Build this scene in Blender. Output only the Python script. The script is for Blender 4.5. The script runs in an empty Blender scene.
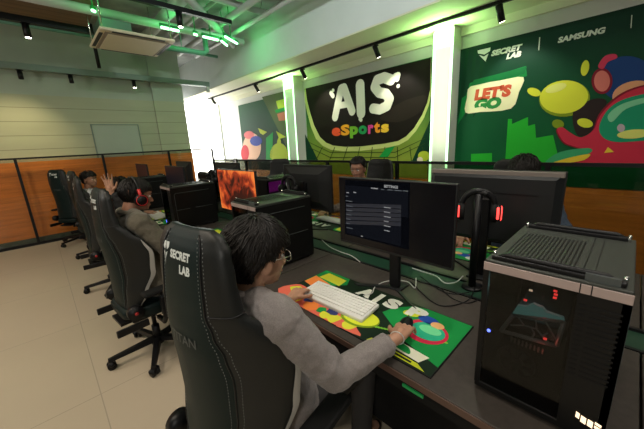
import bpy, bmesh, math, random
from mathutils import Vector, Matrix, Euler
random.seed(7)
C = bpy.context.scene.collection
PI = math.pi

# ------------------------------------------------------------------ camera
FPX, YAW, PITCH, ROLL, EYE = 294.96, math.radians(43.255), math.radians(-13.701), math.radians(-2.923), 1.58
_f = Vector((math.sin(YAW)*math.cos(PITCH), math.cos(YAW)*math.cos(PITCH), math.sin(PITCH)))
_r0 = Vector((math.cos(YAW), -math.sin(YAW), 0)); _u0 = _r0.cross(_f)
_r = _r0*math.cos(ROLL) + _u0*math.sin(ROLL); _u = -_r0*math.sin(ROLL) + _u0*math.cos(ROLL)
cd = bpy.data.cameras.new('camera'); cam = bpy.data.objects.new('camera', cd); C.objects.link(cam)
cam.matrix_world = Matrix(((_r.x, _u.x, -_f.x, 0), (_r.y, _u.y, -_f.y, 0), (_r.z, _u.z, -_f.z, EYE), (0, 0, 0, 1)))
cd.sensor_width = 36; cd.lens = FPX/644*36; cd.clip_start = .03; cd.clip_end = 100
bpy.context.scene.camera = cam

def at(px, py, ax, val):
    """point of the plane axis=val that is seen at a photo position"""
    d = _r*((px-322)/FPX) - _u*((py-214.5)/FPX) + _f
    o = Vector((0, 0, EYE)); return o + d*((val-o[ax])/d[ax])

# ------------------------------------------------------------------ materials
def s2l(c):
    return tuple((v/12.92 if v <= .04045 else ((v+.055)/1.055)**2.4) for v in c)
def mat(name, col, rough=.5, metal=0, emit=0, ecol=None, noise=0, nscale=20, bump=0, bscale=60, spec=.5, alpha=1, coat=0, sheen=0):
    m = bpy.data.materials.new(name); m.use_nodes = True; nt = m.node_tree; b = nt.nodes['Principled BSDF']
    b.inputs['Base Color'].default_value = (*col, 1); b.inputs['Roughness'].default_value = rough
    b.inputs['Metallic'].default_value = metal; b.inputs['Specular IOR Level'].default_value = spec
    b.inputs['Coat Weight'].default_value = coat; b.inputs['Sheen Weight'].default_value = sheen
    if emit:
        b.inputs['Emission Color'].default_value = (*(ecol or col), 1); b.inputs['Emission Strength'].default_value = emit
    if alpha < 1: b.inputs['Alpha'].default_value = alpha
    tc = nt.nodes.new('ShaderNodeTexCoord')
    if noise:
        n = nt.nodes.new('ShaderNodeTexNoise'); n.inputs['Scale'].default_value = nscale; n.inputs['Detail'].default_value = 5
        nt.links.new(tc.outputs['Object'], n.inputs['Vector'])
        mr = nt.nodes.new('ShaderNodeMapRange'); mr.inputs[1].default_value = .3; mr.inputs[2].default_value = .7
        mr.inputs[3].default_value = 1-noise; mr.inputs[4].default_value = 1+noise
        nt.links.new(n.outputs['Fac'], mr.inputs[0])
        mx = nt.nodes.new('ShaderNodeVectorMath'); mx.operation = 'SCALE'; mx.inputs[0].default_value = col
        nt.links.new(mr.outputs[0], mx.inputs['Scale']); nt.links.new(mx.outputs[0], b.inputs['Base Color'])
    if bump:
        n = nt.nodes.new('ShaderNodeTexNoise'); n.inputs['Scale'].default_value = bscale; n.inputs['Detail'].default_value = 4
        nt.links.new(tc.outputs['Object'], n.inputs['Vector'])
        bp = nt.nodes.new('ShaderNodeBump'); bp.inputs['Strength'].default_value = bump; bp.inputs['Distance'].default_value = .01
        nt.links.new(n.outputs['Fac'], bp.inputs['Height']); nt.links.new(bp.outputs[0], b.inputs['Normal'])
    return m
def boards(name, col, spacing, axis='Z', rough=.5, grain=.25, line=.35, width=.03, stretch=(1, 1, 14)):
    """panelling: grain noise plus narrow grooves every `spacing` metres along an axis"""
    m = bpy.data.materials.new(name); m.use_nodes = True; nt = m.node_tree; b = nt.nodes['Principled BSDF']
    b.inputs['Roughness'].default_value = rough
    tc = nt.nodes.new('ShaderNodeTexCoord'); sp = nt.nodes.new('ShaderNodeSeparateXYZ'); nt.links.new(tc.outputs['Object'], sp.inputs[0])
    def mth(op, a, v=None, v2=None):
        n = nt.nodes.new('ShaderNodeMath'); n.operation = op; nt.links.new(a, n.inputs[0])
        if v is not None: n.inputs[1].default_value = v
        if v2 is not None: n.inputs[2].default_value = v2
        return n.outputs[0]
    d = mth('DIVIDE', sp.outputs[axis], spacing); fr = mth('FRACT', d); lt = mth('LESS_THAN', fr, width)
    fac = mth('MULTIPLY_ADD', lt, -line, 1)
    mp = nt.nodes.new('ShaderNodeMapping'); mp.inputs['Scale'].default_value = stretch; nt.links.new(tc.outputs['Object'], mp.inputs[0])
    n = nt.nodes.new('ShaderNodeTexNoise'); n.inputs['Scale'].default_value = 1.6; n.inputs['Detail'].default_value = 6
    nt.links.new(mp.outputs[0], n.inputs['Vector'])
    mr = nt.nodes.new('ShaderNodeMapRange'); mr.inputs[1].default_value = .3; mr.inputs[2].default_value = .7
    mr.inputs[3].default_value = 1-grain; mr.inputs[4].default_value = 1+grain; nt.links.new(n.outputs['Fac'], mr.inputs[0])
    mu = nt.nodes.new('ShaderNodeMath'); mu.operation = 'MULTIPLY'; nt.links.new(fac, mu.inputs[0]); nt.links.new(mr.outputs[0], mu.inputs[1])
    mx = nt.nodes.new('ShaderNodeVectorMath'); mx.operation = 'SCALE'; mx.inputs[0].default_value = col
    nt.links.new(mu.outputs[0], mx.inputs['Scale']); nt.links.new(mx.outputs[0], b.inputs['Base Color'])
    return m
def glass(name, tint, gloss=.12, rough=.03):
    m = bpy.data.materials.new(name); m.use_nodes = True; nt = m.node_tree; nt.nodes.clear()
    o = nt.nodes.new('ShaderNodeOutputMaterial'); t = nt.nodes.new('ShaderNodeBsdfTransparent'); t.inputs[0].default_value = (*tint, 1)
    g = nt.nodes.new('ShaderNodeBsdfGlossy'); g.inputs['Roughness'].default_value = rough
    lw = nt.nodes.new('ShaderNodeLayerWeight'); lw.inputs['Blend'].default_value = .25
    mr = nt.nodes.new('ShaderNodeMath'); mr.operation = 'MULTIPLY_ADD'; mr.inputs[1].default_value = .6; mr.inputs[2].default_value = gloss*.5
    nt.links.new(lw.outputs['Fresnel'], mr.inputs[0])
    mx = nt.nodes.new('ShaderNodeMixShader'); nt.links.new(mr.outputs[0], mx.inputs[0])
    nt.links.new(t.outputs[0], mx.inputs[1]); nt.links.new(g.outputs[0], mx.inputs[2]); nt.links.new(mx.outputs[0], o.inputs[0])
    return m
def vgrad(name, c0, c1, z0, z1, rough=.5):
    """printed colour gradient of a poster between two heights"""
    m = bpy.data.materials.new(name); m.use_nodes = True; nt = m.node_tree; b = nt.nodes['Principled BSDF']; b.inputs['Roughness'].default_value = .6; b.inputs['Specular IOR Level'].default_value = .15
    tc = nt.nodes.new('ShaderNodeTexCoord'); sp = nt.nodes.new('ShaderNodeSeparateXYZ'); nt.links.new(tc.outputs['Object'], sp.inputs[0])
    mr = nt.nodes.new('ShaderNodeMapRange'); mr.inputs[1].default_value = z0; mr.inputs[2].default_value = z1
    nt.links.new(sp.outputs['Z'], mr.inputs[0]); r = nt.nodes.new('ShaderNodeValToRGB')
    r.color_ramp.elements[0].color = (*c0, 1); r.color_ramp.elements[1].color = (*c1, 1)
    nt.links.new(mr.outputs[0], r.inputs[0]); nt.links.new(r.outputs[0], b.inputs['Base Color']); return m

M = dict(
    leather=mat('leather', (.0025, .011, .011), .5, bump=.08, bscale=220, spec=.22),
    leather_side=mat('leather_side', (.010, .011, .0105), .45, bump=.07, bscale=220, spec=.35),
    stitch=mat('stitch', (.16, .17, .17), .7), band=mat('pale_band', (.42, .40, .36), .5),
    print_white=mat('print_white', (.62, .66, .64), .6), print_grey=mat('print_grey', (.06, .07, .07), .5),
    black=mat('black_plastic', (.005, .005, .006), .42, spec=.3), black_rough=mat('black_rough', (.008, .008, .008), .75, spec=.2),
    black_metal=mat('black_metal', (.006, .006, .007), .4, spec=.3), chrome=mat('chrome', (.8, .8, .8), .15, metal=1),
    desk=mat('desk_top', (.050, .042, .036), .45, spec=.3, noise=.15, nscale=40), desk_edge=mat('desk_edge', (.10, .055, .04), .45),
    case=mat('case_black', (.006, .006, .006), .4, spec=.25), case_top=mat('case_top', (.030, .034, .028), .5), pink_trim=mat('case_trim', (.42, .33, .31), .4, metal=.2),
    mon_dark=mat('monitor_shell', (.014, .015, .016), .45, spec=.35), mon_pale=mat('monitor_pale', (.20, .17, .15), .45),
    screen_black=mat('screen_glass', (.005, .005, .007), .22, spec=.3),
    keys=mat('white_keys', (.78, .78, .74), .5), kb=mat('keyboard_white', (.66, .66, .62), .5),
    rubber=mat('rubber', (.01, .01, .01), .6), white_cable=mat('white_cable', (.6, .6, .57), .5),
    red_glow=mat('red_glow', (.9, .05, .05), .4, emit=2.2, ecol=(1, .06, .05)), blue_glow=mat('blue_glow', (.1, .15, 1), .4, emit=3, ecol=(.1, .15, 1)),
    green_glow=mat('green_glow', (.02, .35, .09), .4, emit=.03, ecol=(.02, 1, .2)), teal_glow=mat('teal_glow', (.3, .8, .75), .4, emit=.12, ecol=(.3, .9, .85)),
    logo_glow=mat('logo_glow', (1, .8, .6), .4, emit=1.3, ecol=(1, .75, .5)), magenta_glow=mat('magenta_glow', (1, .2, .8), .4, emit=5, ecol=(1, .25, .85)),
    purple_glow=mat('purple_glow', (.3, .02, .3), .4, emit=.22, ecol=(.6, .03, .5)),
    skin=mat('skin', (.44, .235, .150), .5, noise=.08, nscale=25, spec=.35), skin_dark=mat('skin_tan', (.34, .17, .11), .5, noise=.08, nscale=25, spec=.35),
    hair=mat('hair', (.007, .005, .004), .5, spec=.3), eye_white=mat('eye_white', (.7, .68, .65), .3), pupil=mat('pupil', (.01, .008, .006), .2),
    jacket_grey=mat('jacket_grey', (.23, .20, .19), .85, noise=.18, nscale=260, bump=.25, bscale=300, sheen=.25),
    jacket_brown=mat('jacket_brown', (.12, .105, .075), .85, noise=.15, nscale=120, bump=.2, bscale=200, sheen=.2),
    cloth_black=mat('cloth_black', (.010, .010, .011), .85), cloth_white=mat('cloth_white', (.45, .46, .46), .8), cloth_blue=mat('cloth_blue', (.035, .055, .085), .85),
    cloth_pattern=mat('cloth_pattern', (.16, .13, .11), .85, noise=.6, nscale=45), trousers=mat('trousers', (.03, .028, .028), .85),
    lip=mat('lip', (.33, .12, .09), .5), button=mat('button', (.3, .27, .22), .3, metal=.4),
)
MAT_SLOTS = {}

# ------------------------------------------------------------------ mesh building
class MB:
    def __init__(s): s.v = []; s.f = []; s.m = []; s.mats = []; s.sm = []
    def mi(s, m):
        if m not in s.mats: s.mats.append(m)
        return s.mats.index(m)
    def add(s, vs, fs, m, smooth=False, X=None):
        o = len(s.v); s.v += [tuple(X @ Vector(v)) if X else tuple(v) for v in vs]
        k = s.mi(m)
        for f in fs: s.f.append([o+i for i in f]); s.m.append(k); s.sm.append(smooth)
        return s
    def box(s, a, b, m, X=None, bev=0):
        x0, y0, z0 = (min(a[i], b[i]) for i in range(3)); x1, y1, z1 = (max(a[i], b[i]) for i in range(3))
        if bev:
            e = min(bev, (x1-x0)*.45, (y1-y0)*.45, (z1-z0)*.45); bm = bmesh.new(); bmesh.ops.create_cube(bm, size=1)
            for v in bm.verts: v.co = Vector(((x0+x1)/2+v.co.x*(x1-x0), (y0+y1)/2+v.co.y*(y1-y0), (z0+z1)/2+v.co.z*(z1-z0)))
            bmesh.ops.bevel(bm, geom=bm.edges[:], offset=e, segments=2, profile=.5, affect='EDGES')
            bm.verts.ensure_lookup_table(); vs = [v.co.copy() for v in bm.verts]; fs = [[v.index for v in f.verts] for f in bm.faces]; bm.free()
            return s.add(vs, fs, m, False, X)
        vs = [(x, y, z) for x in (x0, x1) for y in (y0, y1) for z in (z0, z1)]
        return s.add(vs, [(0, 1, 3, 2), (4, 6, 7, 5), (0, 4, 5, 1), (2, 3, 7, 6), (0, 2, 6, 4), (1, 5, 7, 3)], m, False, X)
    def tube(s, pts, r, m, n=10, X=None, cap=True, smooth=True):
        pts = [Vector(p) for p in pts]; rs = r if isinstance(r, (list, tuple)) else [r]*len(pts)
        vs = []; fs = []; up = None
        for i, p in enumerate(pts):
            d = (pts[min(i+1, len(pts)-1)]-pts[max(i-1, 0)]).normalized()
            if up is None: up = Vector((0, 0, 1)) if abs(d.z) < .9 else Vector((1, 0, 0))
            a = d.cross(up).normalized(); b = a.cross(d).normalized(); up = b
            for k in range(n):
                t = 2*PI*k/n; vs.append(p+a*math.cos(t)*rs[i]+b*math.sin(t)*rs[i])
        for i in range(len(pts)-1):
            for k in range(n):
                fs.append((i*n+k, i*n+(k+1) % n, (i+1)*n+(k+1) % n, (i+1)*n+k))
        if cap: fs.append(list(range(n))[::-1]); fs.append([(len(pts)-1)*n+k for k in range(n)])
        return s.add(vs, fs, m, smooth, X)
    def cyl(s, p, q, r, m, n=20, r2=None, X=None, smooth=True): return s.tube([p, q], [r, r if r2 is None else r2], m, n, X, True, smooth)
    def cap(s, p, q, r1, r2, m, n=14, X=None):
        """rounded tapered limb"""
        p = Vector(p); q = Vector(q); d = (q-p); L = d.length; d = d.normalized() if L > 1e-6 else Vector((0, 0, 1))
        pts = []; rs = []
        for k in range(5):
            a = PI/2*(1-k/4.0); pts.append(p-d*r1*math.sin(a)); rs.append(max(r1*math.cos(a), 1e-4))
        for k in range(5):
            a = PI/2*k/4.0; pts.append(q+d*r2*math.sin(a)); rs.append(max(r2*math.cos(a), 1e-4))
        up = Vector((0, 0, 1)) if abs(d.z) < .9 else Vector((1, 0, 0)); a_ = d.cross(up).normalized(); b_ = a_.cross(d)
        vs = [P+a_*math.cos(2*PI*k/n)*R+b_*math.sin(2*PI*k/n)*R for P, R in zip(pts, rs) for k in range(n)]
        fs = [(i*n+k, i*n+(k+1) % n, (i+1)*n+(k+1) % n, (i+1)*n+k) for i in range(len(pts)-1) for k in range(n)]
        fs.append(list(range(n))[::-1]); fs.append([(len(pts)-1)*n+k for k in range(n)])
        return s.add(vs, fs, m, True, X)
    def ell(s, c, r, m, rot=None, n=20, k=12, X=None):
        c = Vector(c); Rm = rot.to_matrix() if rot else Matrix.Identity(3); vs = []; fs = []
        for i in range(1, k):
            a = PI*i/k
            for j in range(n):
                t = 2*PI*j/n; vs.append(c+Rm @ Vector((r[0]*math.sin(a)*math.cos(t), r[1]*math.sin(a)*math.sin(t), r[2]*math.cos(a))))
        for i in range(k-2):
            for j in range(n): fs.append((i*n+j, (i+1)*n+j, (i+1)*n+(j+1) % n, i*n+(j+1) % n))
        t0 = len(vs); vs += [c+Rm @ Vector((0, 0, r[2])), c+Rm @ Vector((0, 0, -r[2]))]
        for j in range(n): fs.append((t0, j, (j+1) % n)); fs.append((t0+1, (k-2)*n+(j+1) % n, (k-2)*n+j))
        return s.add(vs, fs, m, True, X)
    def rings(s, rs, m, smooth=True, X=None, cap=True):
        n = len(rs[0]); vs = [p for r in rs for p in r]
        fs = [(i*n+k, i*n+(k+1) % n, (i+1)*n+(k+1) % n, (i+1)*n+k) for i in range(len(rs)-1) for k in range(n)]
        if cap: fs.append(list(range(n))[::-1]); fs.append([(len(rs)-1)*n+k for k in range(n)])
        return s.add(vs, fs, m, smooth, X)
    def prism(s, poly, d, m, X=None):
        """extrude a polygon (3-D points) by vector d"""
        n = len(poly); d = Vector(d); vs = [Vector(p) for p in poly]+[Vector(p)+d for p in poly]
        fs = [list(range(n)), [n+i for i in range(n)][::-1]]+[(i, (i+1) % n, n+(i+1) % n, n+i) for i in range(n)]
        return s.add(vs, fs, m, False, X)
    def build(s, name, parent=None, fix=True):
        me = bpy.data.meshes.new(name); me.from_pydata(s.v, [], s.f)
        for m in s.mats: me.materials.append(m)
        me.polygons.foreach_set('material_index', s.m); me.polygons.foreach_set('use_smooth', s.sm)
        if fix:
            bm = bmesh.new(); bm.from_mesh(me); bmesh.ops.recalc_face_normals(bm, faces=bm.faces[:]); bm.to_mesh(me); bm.free()
        me.update(); o = bpy.data.objects.new(name, me); C.objects.link(o)
        if parent: o.parent = parent
        return o
def tag(o, label=None, cat=None, group=None, kind=None):
    if label: o['label'] = label
    if cat: o['category'] = cat
    if group: o['group'] = group
    if kind: o['kind'] = kind
    return o
def thing(name, label, cat, loc=(0, 0, 0), rz=0, group=None):
    o = bpy.data.objects.new(name, None); o.empty_display_size = .1; C.objects.link(o); o.location = loc; o.rotation_euler = (0, 0, rz)
    return tag(o, label, cat, group)
def copy_tree(o, loc=None, rz=None, label=None, parent=None):
    c = o.copy(); C.objects.link(c); c.parent = parent
    for ch in list(o.children): copy_tree(ch, parent=c)
    if loc is not None: c.location = loc
    if rz is not None: c.rotation_euler = (0, 0, rz)
    if label: c['label'] = label
    return c
def bake(o, mods):
    """apply a list of (type, settings) modifiers and keep the resulting mesh"""
    for t, kw in mods:
        md = o.modifiers.new(t, t)
        for k, v in kw.items(): setattr(md, k, v)
    dg = bpy.context.evaluated_depsgraph_get(); dg.update(); ms = [m for m in o.data.materials]
    me = bpy.data.meshes.new_from_object(o.evaluated_get(dg)); o.modifiers.clear(); o.data = me
    if not me.materials and ms:
        for m in ms: me.materials.append(m)
    return o
def smooth_all(o):
    o.data.polygons.foreach_set('use_smooth', [True]*len(o.data.polygons)); o.data.update(); return o
def text_geo(body, bold=.0, shear=0, space=1.0):
    cu = bpy.data.curves.new('text', 'FONT'); cu.body = body; cu.offset = bold; cu.shear = shear; cu.resolution_u = 3; cu.space_character = space; cu.fill_mode = 'FRONT'
    o = bpy.data.objects.new('text', cu); C.objects.link(o); dg = bpy.context.evaluated_depsgraph_get(); dg.update()
    me = bpy.data.meshes.new_from_object(o.evaluated_get(dg)); vs = [v.co.copy() for v in me.vertices]; fs = [list(p.vertices) for p in me.polygons]
    bpy.data.objects.remove(o); bpy.data.curves.remove(cu); bpy.data.meshes.remove(me)
    x0 = min(v.x for v in vs); x1 = max(v.x for v in vs); y0 = min(v.y for v in vs); y1 = max(v.y for v in vs)
    return [((v.x-x0)/(x1-x0), (v.y-y0)/(y1-y0)) for v in vs], fs
def lettering(mb, body, m, fn, bold=.02, shear=0, space=1.0):
    """fn maps (u,v) in the unit box to a 3-D point"""
    vs, fs = text_geo(body, bold, shear, space); mb.add([fn(u, v) for u, v in vs], fs, m)

# ================================================================== THE ROOM
wood = boards('wood_panel', (.92, .30, .055), .42, 'Z', .42, .18, .45, .012, (1.2, 1.2, 16))
floor_m = bpy.data.materials.new('floor_tile'); floor_m.use_nodes = True
nt = floor_m.node_tree; b = nt.nodes['Principled BSDF']; tc = nt.nodes.new('ShaderNodeTexCoord')
p0 = at(101, 394, 2, 0)
mp = nt.nodes.new('ShaderNodeMapping'); mp.inputs['Location'].default_value = (-p0.x, -p0.y, 0); nt.links.new(tc.outputs['Object'], mp.inputs[0])
br = nt.nodes.new('ShaderNodeTexBrick'); br.offset = 0; br.inputs['Scale'].default_value = 1; br.inputs['Brick Width'].default_value = 1.2
br.inputs['Row Height'].default_value = 1.2; br.inputs['Mortar Size'].default_value = .003; br.inputs['Mortar Smooth'].default_value = .1
br.inputs['Color1'].default_value = (.50, .42, .31, 1); br.inputs['Color2'].default_value = (.485, .41, .30, 1); br.inputs['Mortar'].default_value = (.34, .29, .22, 1)
nt.links.new(mp.outputs[0], br.inputs['Vector']); nz = nt.nodes.new('ShaderNodeTexNoise'); nz.inputs['Scale'].default_value = 1.3; nz.inputs['Detail'].default_value = 4
nt.links.new(tc.outputs['Object'], nz.inputs['Vector']); mr = nt.nodes.new('ShaderNodeMapRange'); mr.inputs[3].default_value = .9; mr.inputs[4].default_value = 1.08
nt.links.new(nz.outputs['Fac'], mr.inputs[0]); vm = nt.nodes.new('ShaderNodeVectorMath'); vm.operation = 'SCALE'
nt.links.new(br.outputs['Color'], vm.inputs[0]); nt.links.new(mr.outputs[0], vm.inputs['Scale']); nt.links.new(vm.outputs[0], b.inputs['Base Color'])
b.inputs['Roughness'].default_value = .42
M['wall_white'] = mat('wall_white', (.62, .64, .60), .7, noise=.03, nscale=2)
M['wall_grey'] = mat('wall_grey_green', (.42, .48, .39), .7, noise=.05, nscale=2)
M['bulk'] = mat('bulkhead_paint', (.78, .82, .80), .7, noise=.04, nscale=2)
M['soffit'] = mat('soffit_paint', (.78, .78, .60), .7)
M['board_wall'] = boards('board_wall', (.44, .46, .31), .245, 'Z', .6, .05, .4, .05, (.6, .6, 3))
M['beam'] = mat('beam_paint', (.20, .27, .23), .6)
M['baseb'] = mat('baseboard_green', (.10, .14, .11), .5)

def struct(name, mb): o = mb.build(name); o['kind'] = 'structure'; return o
XR, YL, CZ = 4.6, 7.72, 3.85
struct('floor', MB().box((-6, -3, -.1), (5.2, 11, 0), floor_m))
struct('ceiling', MB().box((-6, -3, CZ), (5.2, 11, CZ+.1), mat('ceiling_dark', (.32, .34, .32), .8, noise=.3, nscale=3)))
struct('wall_left', MB().box((-6, YL, 0), (2.86, YL+.15, 2.68), M['board_wall']).box((-6, YL, 2.68), (2.86, YL+.15, CZ), M['wall_grey'])
       .box((2.2, YL-.06, 0), (2.86, YL, 2.68), M['board_wall']).box((2.2, YL-.06, 2.68), (2.86, YL, CZ), M['wall_grey']))
struct('baseboard_left', MB().box((-6, YL-.16, 0), (3.3, YL-.10, .11), M['baseb'], bev=.006))
struct('wall_right', MB().box((XR, -3, 0), (XR+.15, 11, CZ), M['wall_white']))
struct('wall_far', MB().box((2.8, 9.5, 0), (4.75, 9.65, CZ), M['wall_white']))
struct('trim_bulkhead', MB().box((3.5, -3, 3.0), (XR, 9.5, 3.02), M['soffit']).box((3.5, -3, 3.02), (XR, 9.5, CZ), M['bulk']))
struct('trim_cornice', MB().box((XR-.05, -3, 2.90), (XR, 9.5, 3.0), M['soffit']))
# panelling below the artwork
pz = at(567, 187.5, 0, XR-.06).z
struct('trim_wainscot', MB().box((XR-.06, -3, 0), (XR, 8.2, pz), wood))
struct('trim_panelling', MB().box((-6, YL-.10, .1), (2.2, YL, 1.50), wood).box((2.2, YL-.10, .1), (2.86, YL-.06, 1.50), wood))
# bright window of the passage
day = mat('daylight', (1, 1, 1), .5, emit=5.5, ecol=(1, .99, .97))
struct('window_1', MB().box((2.95, 9.44, .35), (4.55, 9.47, 2.92), day)
       .box((2.9, 9.42, .3), (2.95, 9.5, 2.97), M['wall_white']).box((4.55, 9.42, .3), (4.6, 9.5, 2.97), M['wall_white']).box((2.9, 9.42, .3), (4.6, 9.5, .35), M['wall_white']))
# plain door leaf outlined in the left wall
dl = at(92, 160, 1, YL).x; dr = at(138, 124, 1, YL).x
struct('door_1', MB().box((dl+.12, YL-.012, 1.0), (dr-.02, YL, 2.15), M['board_wall']).box((dl+.10, YL-.02, 1.0), (dl+.12, YL, 2.17), M['beam'])
       .box((dl+.10, YL-.02, 2.15), (dr, YL, 2.17), M['beam']).box((dr-.02, YL-.02, 1.0), (dr, YL, 2.17), M['beam']).box((dl+.13, YL-.016, 1.02), (dr-.03, YL-.01, 2.14), M['wall_grey']))
# beam under the ceiling along the left wall
struct('trim_beam', MB().box((-6, 7.36, 3.03), (3.42, 7.5, 3.13), M['beam']).box((3.36, 7.4, 2.90), (3.42, 7.46, 3.03), M['wall_white']))
struct('trim_ceiling_plank', MB().box((-3, at(40, 26, 2, 3.6).y-1.3, 3.6), (at(88, 25, 2, 3.6).x, at(40, 26, 2, 3.6).y, 3.66), boards('plank', (.20, .11, .055), .16, 'Y', .6, .2, .5, .06, (1, 10, 1))))

# columns with light strips
led = mat('led_white_green', (.6, 1, .7), .4, emit=2.6, ecol=(.5, 1, .52))
M['column'] = mat('column_paint', (.62, .62, .56), .6)
cols = []
for i, (pl, pr_, ps) in enumerate(((285.5, 295, 304.5), (431.5, 450, 461))):
    xf = XR-.28
    ya = at(pl, 110, 0, xf).y; yb = at(pr_, 110, 0, xf).y
    yb2 = at(ps, 110, 0, XR).y
    struct('trim_column_%d' % (i+1), MB().box((xf, yb, 0), (XR, ya, 3.0), M['column']))
    for j, yy in enumerate((ya-.012, yb+.012)):
        o = MB().box((xf-.012, yy-.014, .02), (xf-.001, yy+.014, 2.97), led).build('led_strip')
        tag(o, 'vertical glowing LED strip on the %s edge of the column %s the middle artwork' % (('left', 'right')[j], ('left of', 'right of')[i]), 'light strip', 'LED strips on the columns')
    cols.append((xf, ya, yb))

# ---------------------------------------------------------------- glass partitions
G_dark = glass('glass_smoked', (.88, .87, .84), .03); G_right = glass('glass_partition', (.60, .62, .56), .04)
def partition(name, label, a, b, z, posts, gm, ax):
    t = thing(name, label, 'partition', (a[0], a[1], 0)); d = Vector((b[0]-a[0], b[1]-a[1], 0)); L = d.length; d.normalize()
    n = Vector((-d.y, d.x, 0)); X = Matrix(((d.x, n.x, 0, 0), (d.y, n.y, 0, 0), (0, 0, 1, 0), (0, 0, 0, 1)))
    MB().box((0, -.02, z-.03), (L, .02, z), M['black'], X).build('top_rail', t)
    MB().box((0, -.02, .0), (L, .02, .05), M['black'], X).build('bottom_rail', t)
    ps = [0]+posts+[L]
    for p in ps: MB().box((p-.02, -.018, .05), (p+.02, .018, z-.03), M['black'], X).build('post', t)
    for p, q in zip(ps[:-1], ps[1:]): MB().box((p+.02, -.004, .05), (q-.02, .004, z-.03), gm, X).build('glass_pane', t)
    return t
YP, XP = 7.45, 3.3
x0 = -5.5; px_ = at(15, 160, 1, YP).x
partition('glass_partition', 'black framed glass screen in front of the wood panelled left wall', (x0, YP), (XP, YP), at(100, 153.7, 1, YP).z,
          [px_-2.5-x0, px_-1.25-x0, px_-x0, px_+1.25-x0, px_+2.5-x0], G_dark, 0)
y0 = -2.6; py_ = at(397, 161, 0, XP).y
partition('glass_partition', 'long black framed glass screen before the three wall artworks', (XP, y0), (XP, YP-.03), at(400, 161, 0, XP).z,
          [py_-2.5-y0, py_-1.25-y0-.3, py_-y0, py_+1.25-y0, py_+2.5-y0, py_+3.75-y0], G_right, 1)

# ================================================================== ARTWORK PANELS
AX = XR-.035
def apt(px, py, lift=0): p = at(px, py, 0, AX-lift); return (p.x, p.y, p.z)
def flatpoly(mb, pts, m, lift): mb.prism([apt(x, y, lift) for x, y in pts], (.0015, 0, 0), m)
def pell(mb, cx, cy, rx, ry, m, lift, rot=0, n=28, a0=0, a1=2*PI):
    c = [(cx+rx*math.cos(t)*math.cos(rot)-ry*math.sin(t)*math.sin(rot), cy+rx*math.cos(t)*math.sin(rot)+ry*math.sin(t)*math.cos(rot)) for t in [a0+(a1-a0)*k/n for k in range(n)]]
    flatpoly(mb, c, m, lift)
def curve(pts, n=6):
    """closed smooth outline through points"""
    out = []; L = len(pts)
    for i in range(L):
        a, b, c, d = (Vector(pts[(i+k-1) % L]) for k in range(4))
        for k in range(n):
            t = k/n; out.append(tuple(.5*((2*b)+(c-a)*t+(2*a-5*b+4*c-d)*t*t+(3*b-a-3*c+d)*t**3)))
    return out
def ptext(mb, body, m, x0, y0, x1, y1, lift, bold=.03, shear=0, space=1.0, h=None):
    """lettering on the wall from bottom-left to top-right (photo positions give the real place)"""
    a = at(x0, y0, 0, AX-lift); b = at(x1, y1, 0, AX-lift)
    lettering(mb, body, m, lambda u, v: (AX-lift, a.y+(b.y-a.y)*u, a.z+(b.z-a.z)*v), bold, shear, space)
c_ = lambda r, g, b_: s2l((r/255, g/255, b_/255))
pm = {}
def P(name, r, g, b_, rough=.45):
    if name not in pm: pm[name] = mat('print_'+name, c_(r, g, b_), .6, spec=.15)
    return pm[name]
def wall_panel(name, label, l, r, ztop, m):
    t = thing(name, label, 'wall art', (0, 0, 0)); yl = at(l[0], l[1], 0, AX).y; yr = at(r[0], r[1], 0, AX).y
    MB().box((AX, yr, pz+.01), (XR-.001, yl, ztop), m).build('panel', t); return t, yl, yr
ZT = at(430, 57.3, 0, AX).z
# --- left artwork
g1 = vgrad('print_left_ground', c_(34, 52, 44), c_(44, 92, 62), 1.2, 2.9)
t, yl, yr = wall_panel('wall_artwork', 'leftmost wall artwork, grey green with pale lime and pink shapes beside bright window', (238, 105), (284, 92), ZT, g1)
a = MB()
flatpoly(a, [(262, 97), (285, 91), (288, 150)], P('olive', 84, 104, 62), .002)
flatpoly(a, [(276, 101), (284, 99), (285, 107), (278, 109)], P('lime2', 170, 200, 60), .004)
flatpoly(a, [(275, 110), (286, 107), (286.5, 110), (276, 113)], P('green', 20, 140, 60), .004)
flatpoly(a, [(277, 114), (287, 111), (288, 120), (279, 121)], P('brick', 190, 120, 90), .004)
pell(a, 252, 147, 9, 14, P('peach', 236, 190, 160), .004); pell(a, 249, 135, 5, 4, P('pink', 230, 120, 120), .006); pell(a, 256, 141, 6, 5, P('royal', 60, 80, 170), .008); pell(a, 245, 153, 4, 8, P('red', 205, 50, 60), .006)
flatpoly(a, [(266, 138), (273, 132), (272, 160), (266, 160)], P('vivid', 30, 160, 70), .004)
pell(a, 279, 155, 9, 12, P('lime', 190, 205, 60), .004); pell(a, 279, 143, 2, 5, P('lime', 190, 205, 60), .006)
flatpoly(a, [(258, 128), (267, 132), (263, 135), (260, 133)], P('lime', 190, 205, 60), .004)
flatpoly(a, [(276, 131), (286, 137), (279, 139), (278, 136)], P('lime', 190, 205, 60), .004)
a.build('printed_shapes', t)
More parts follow.
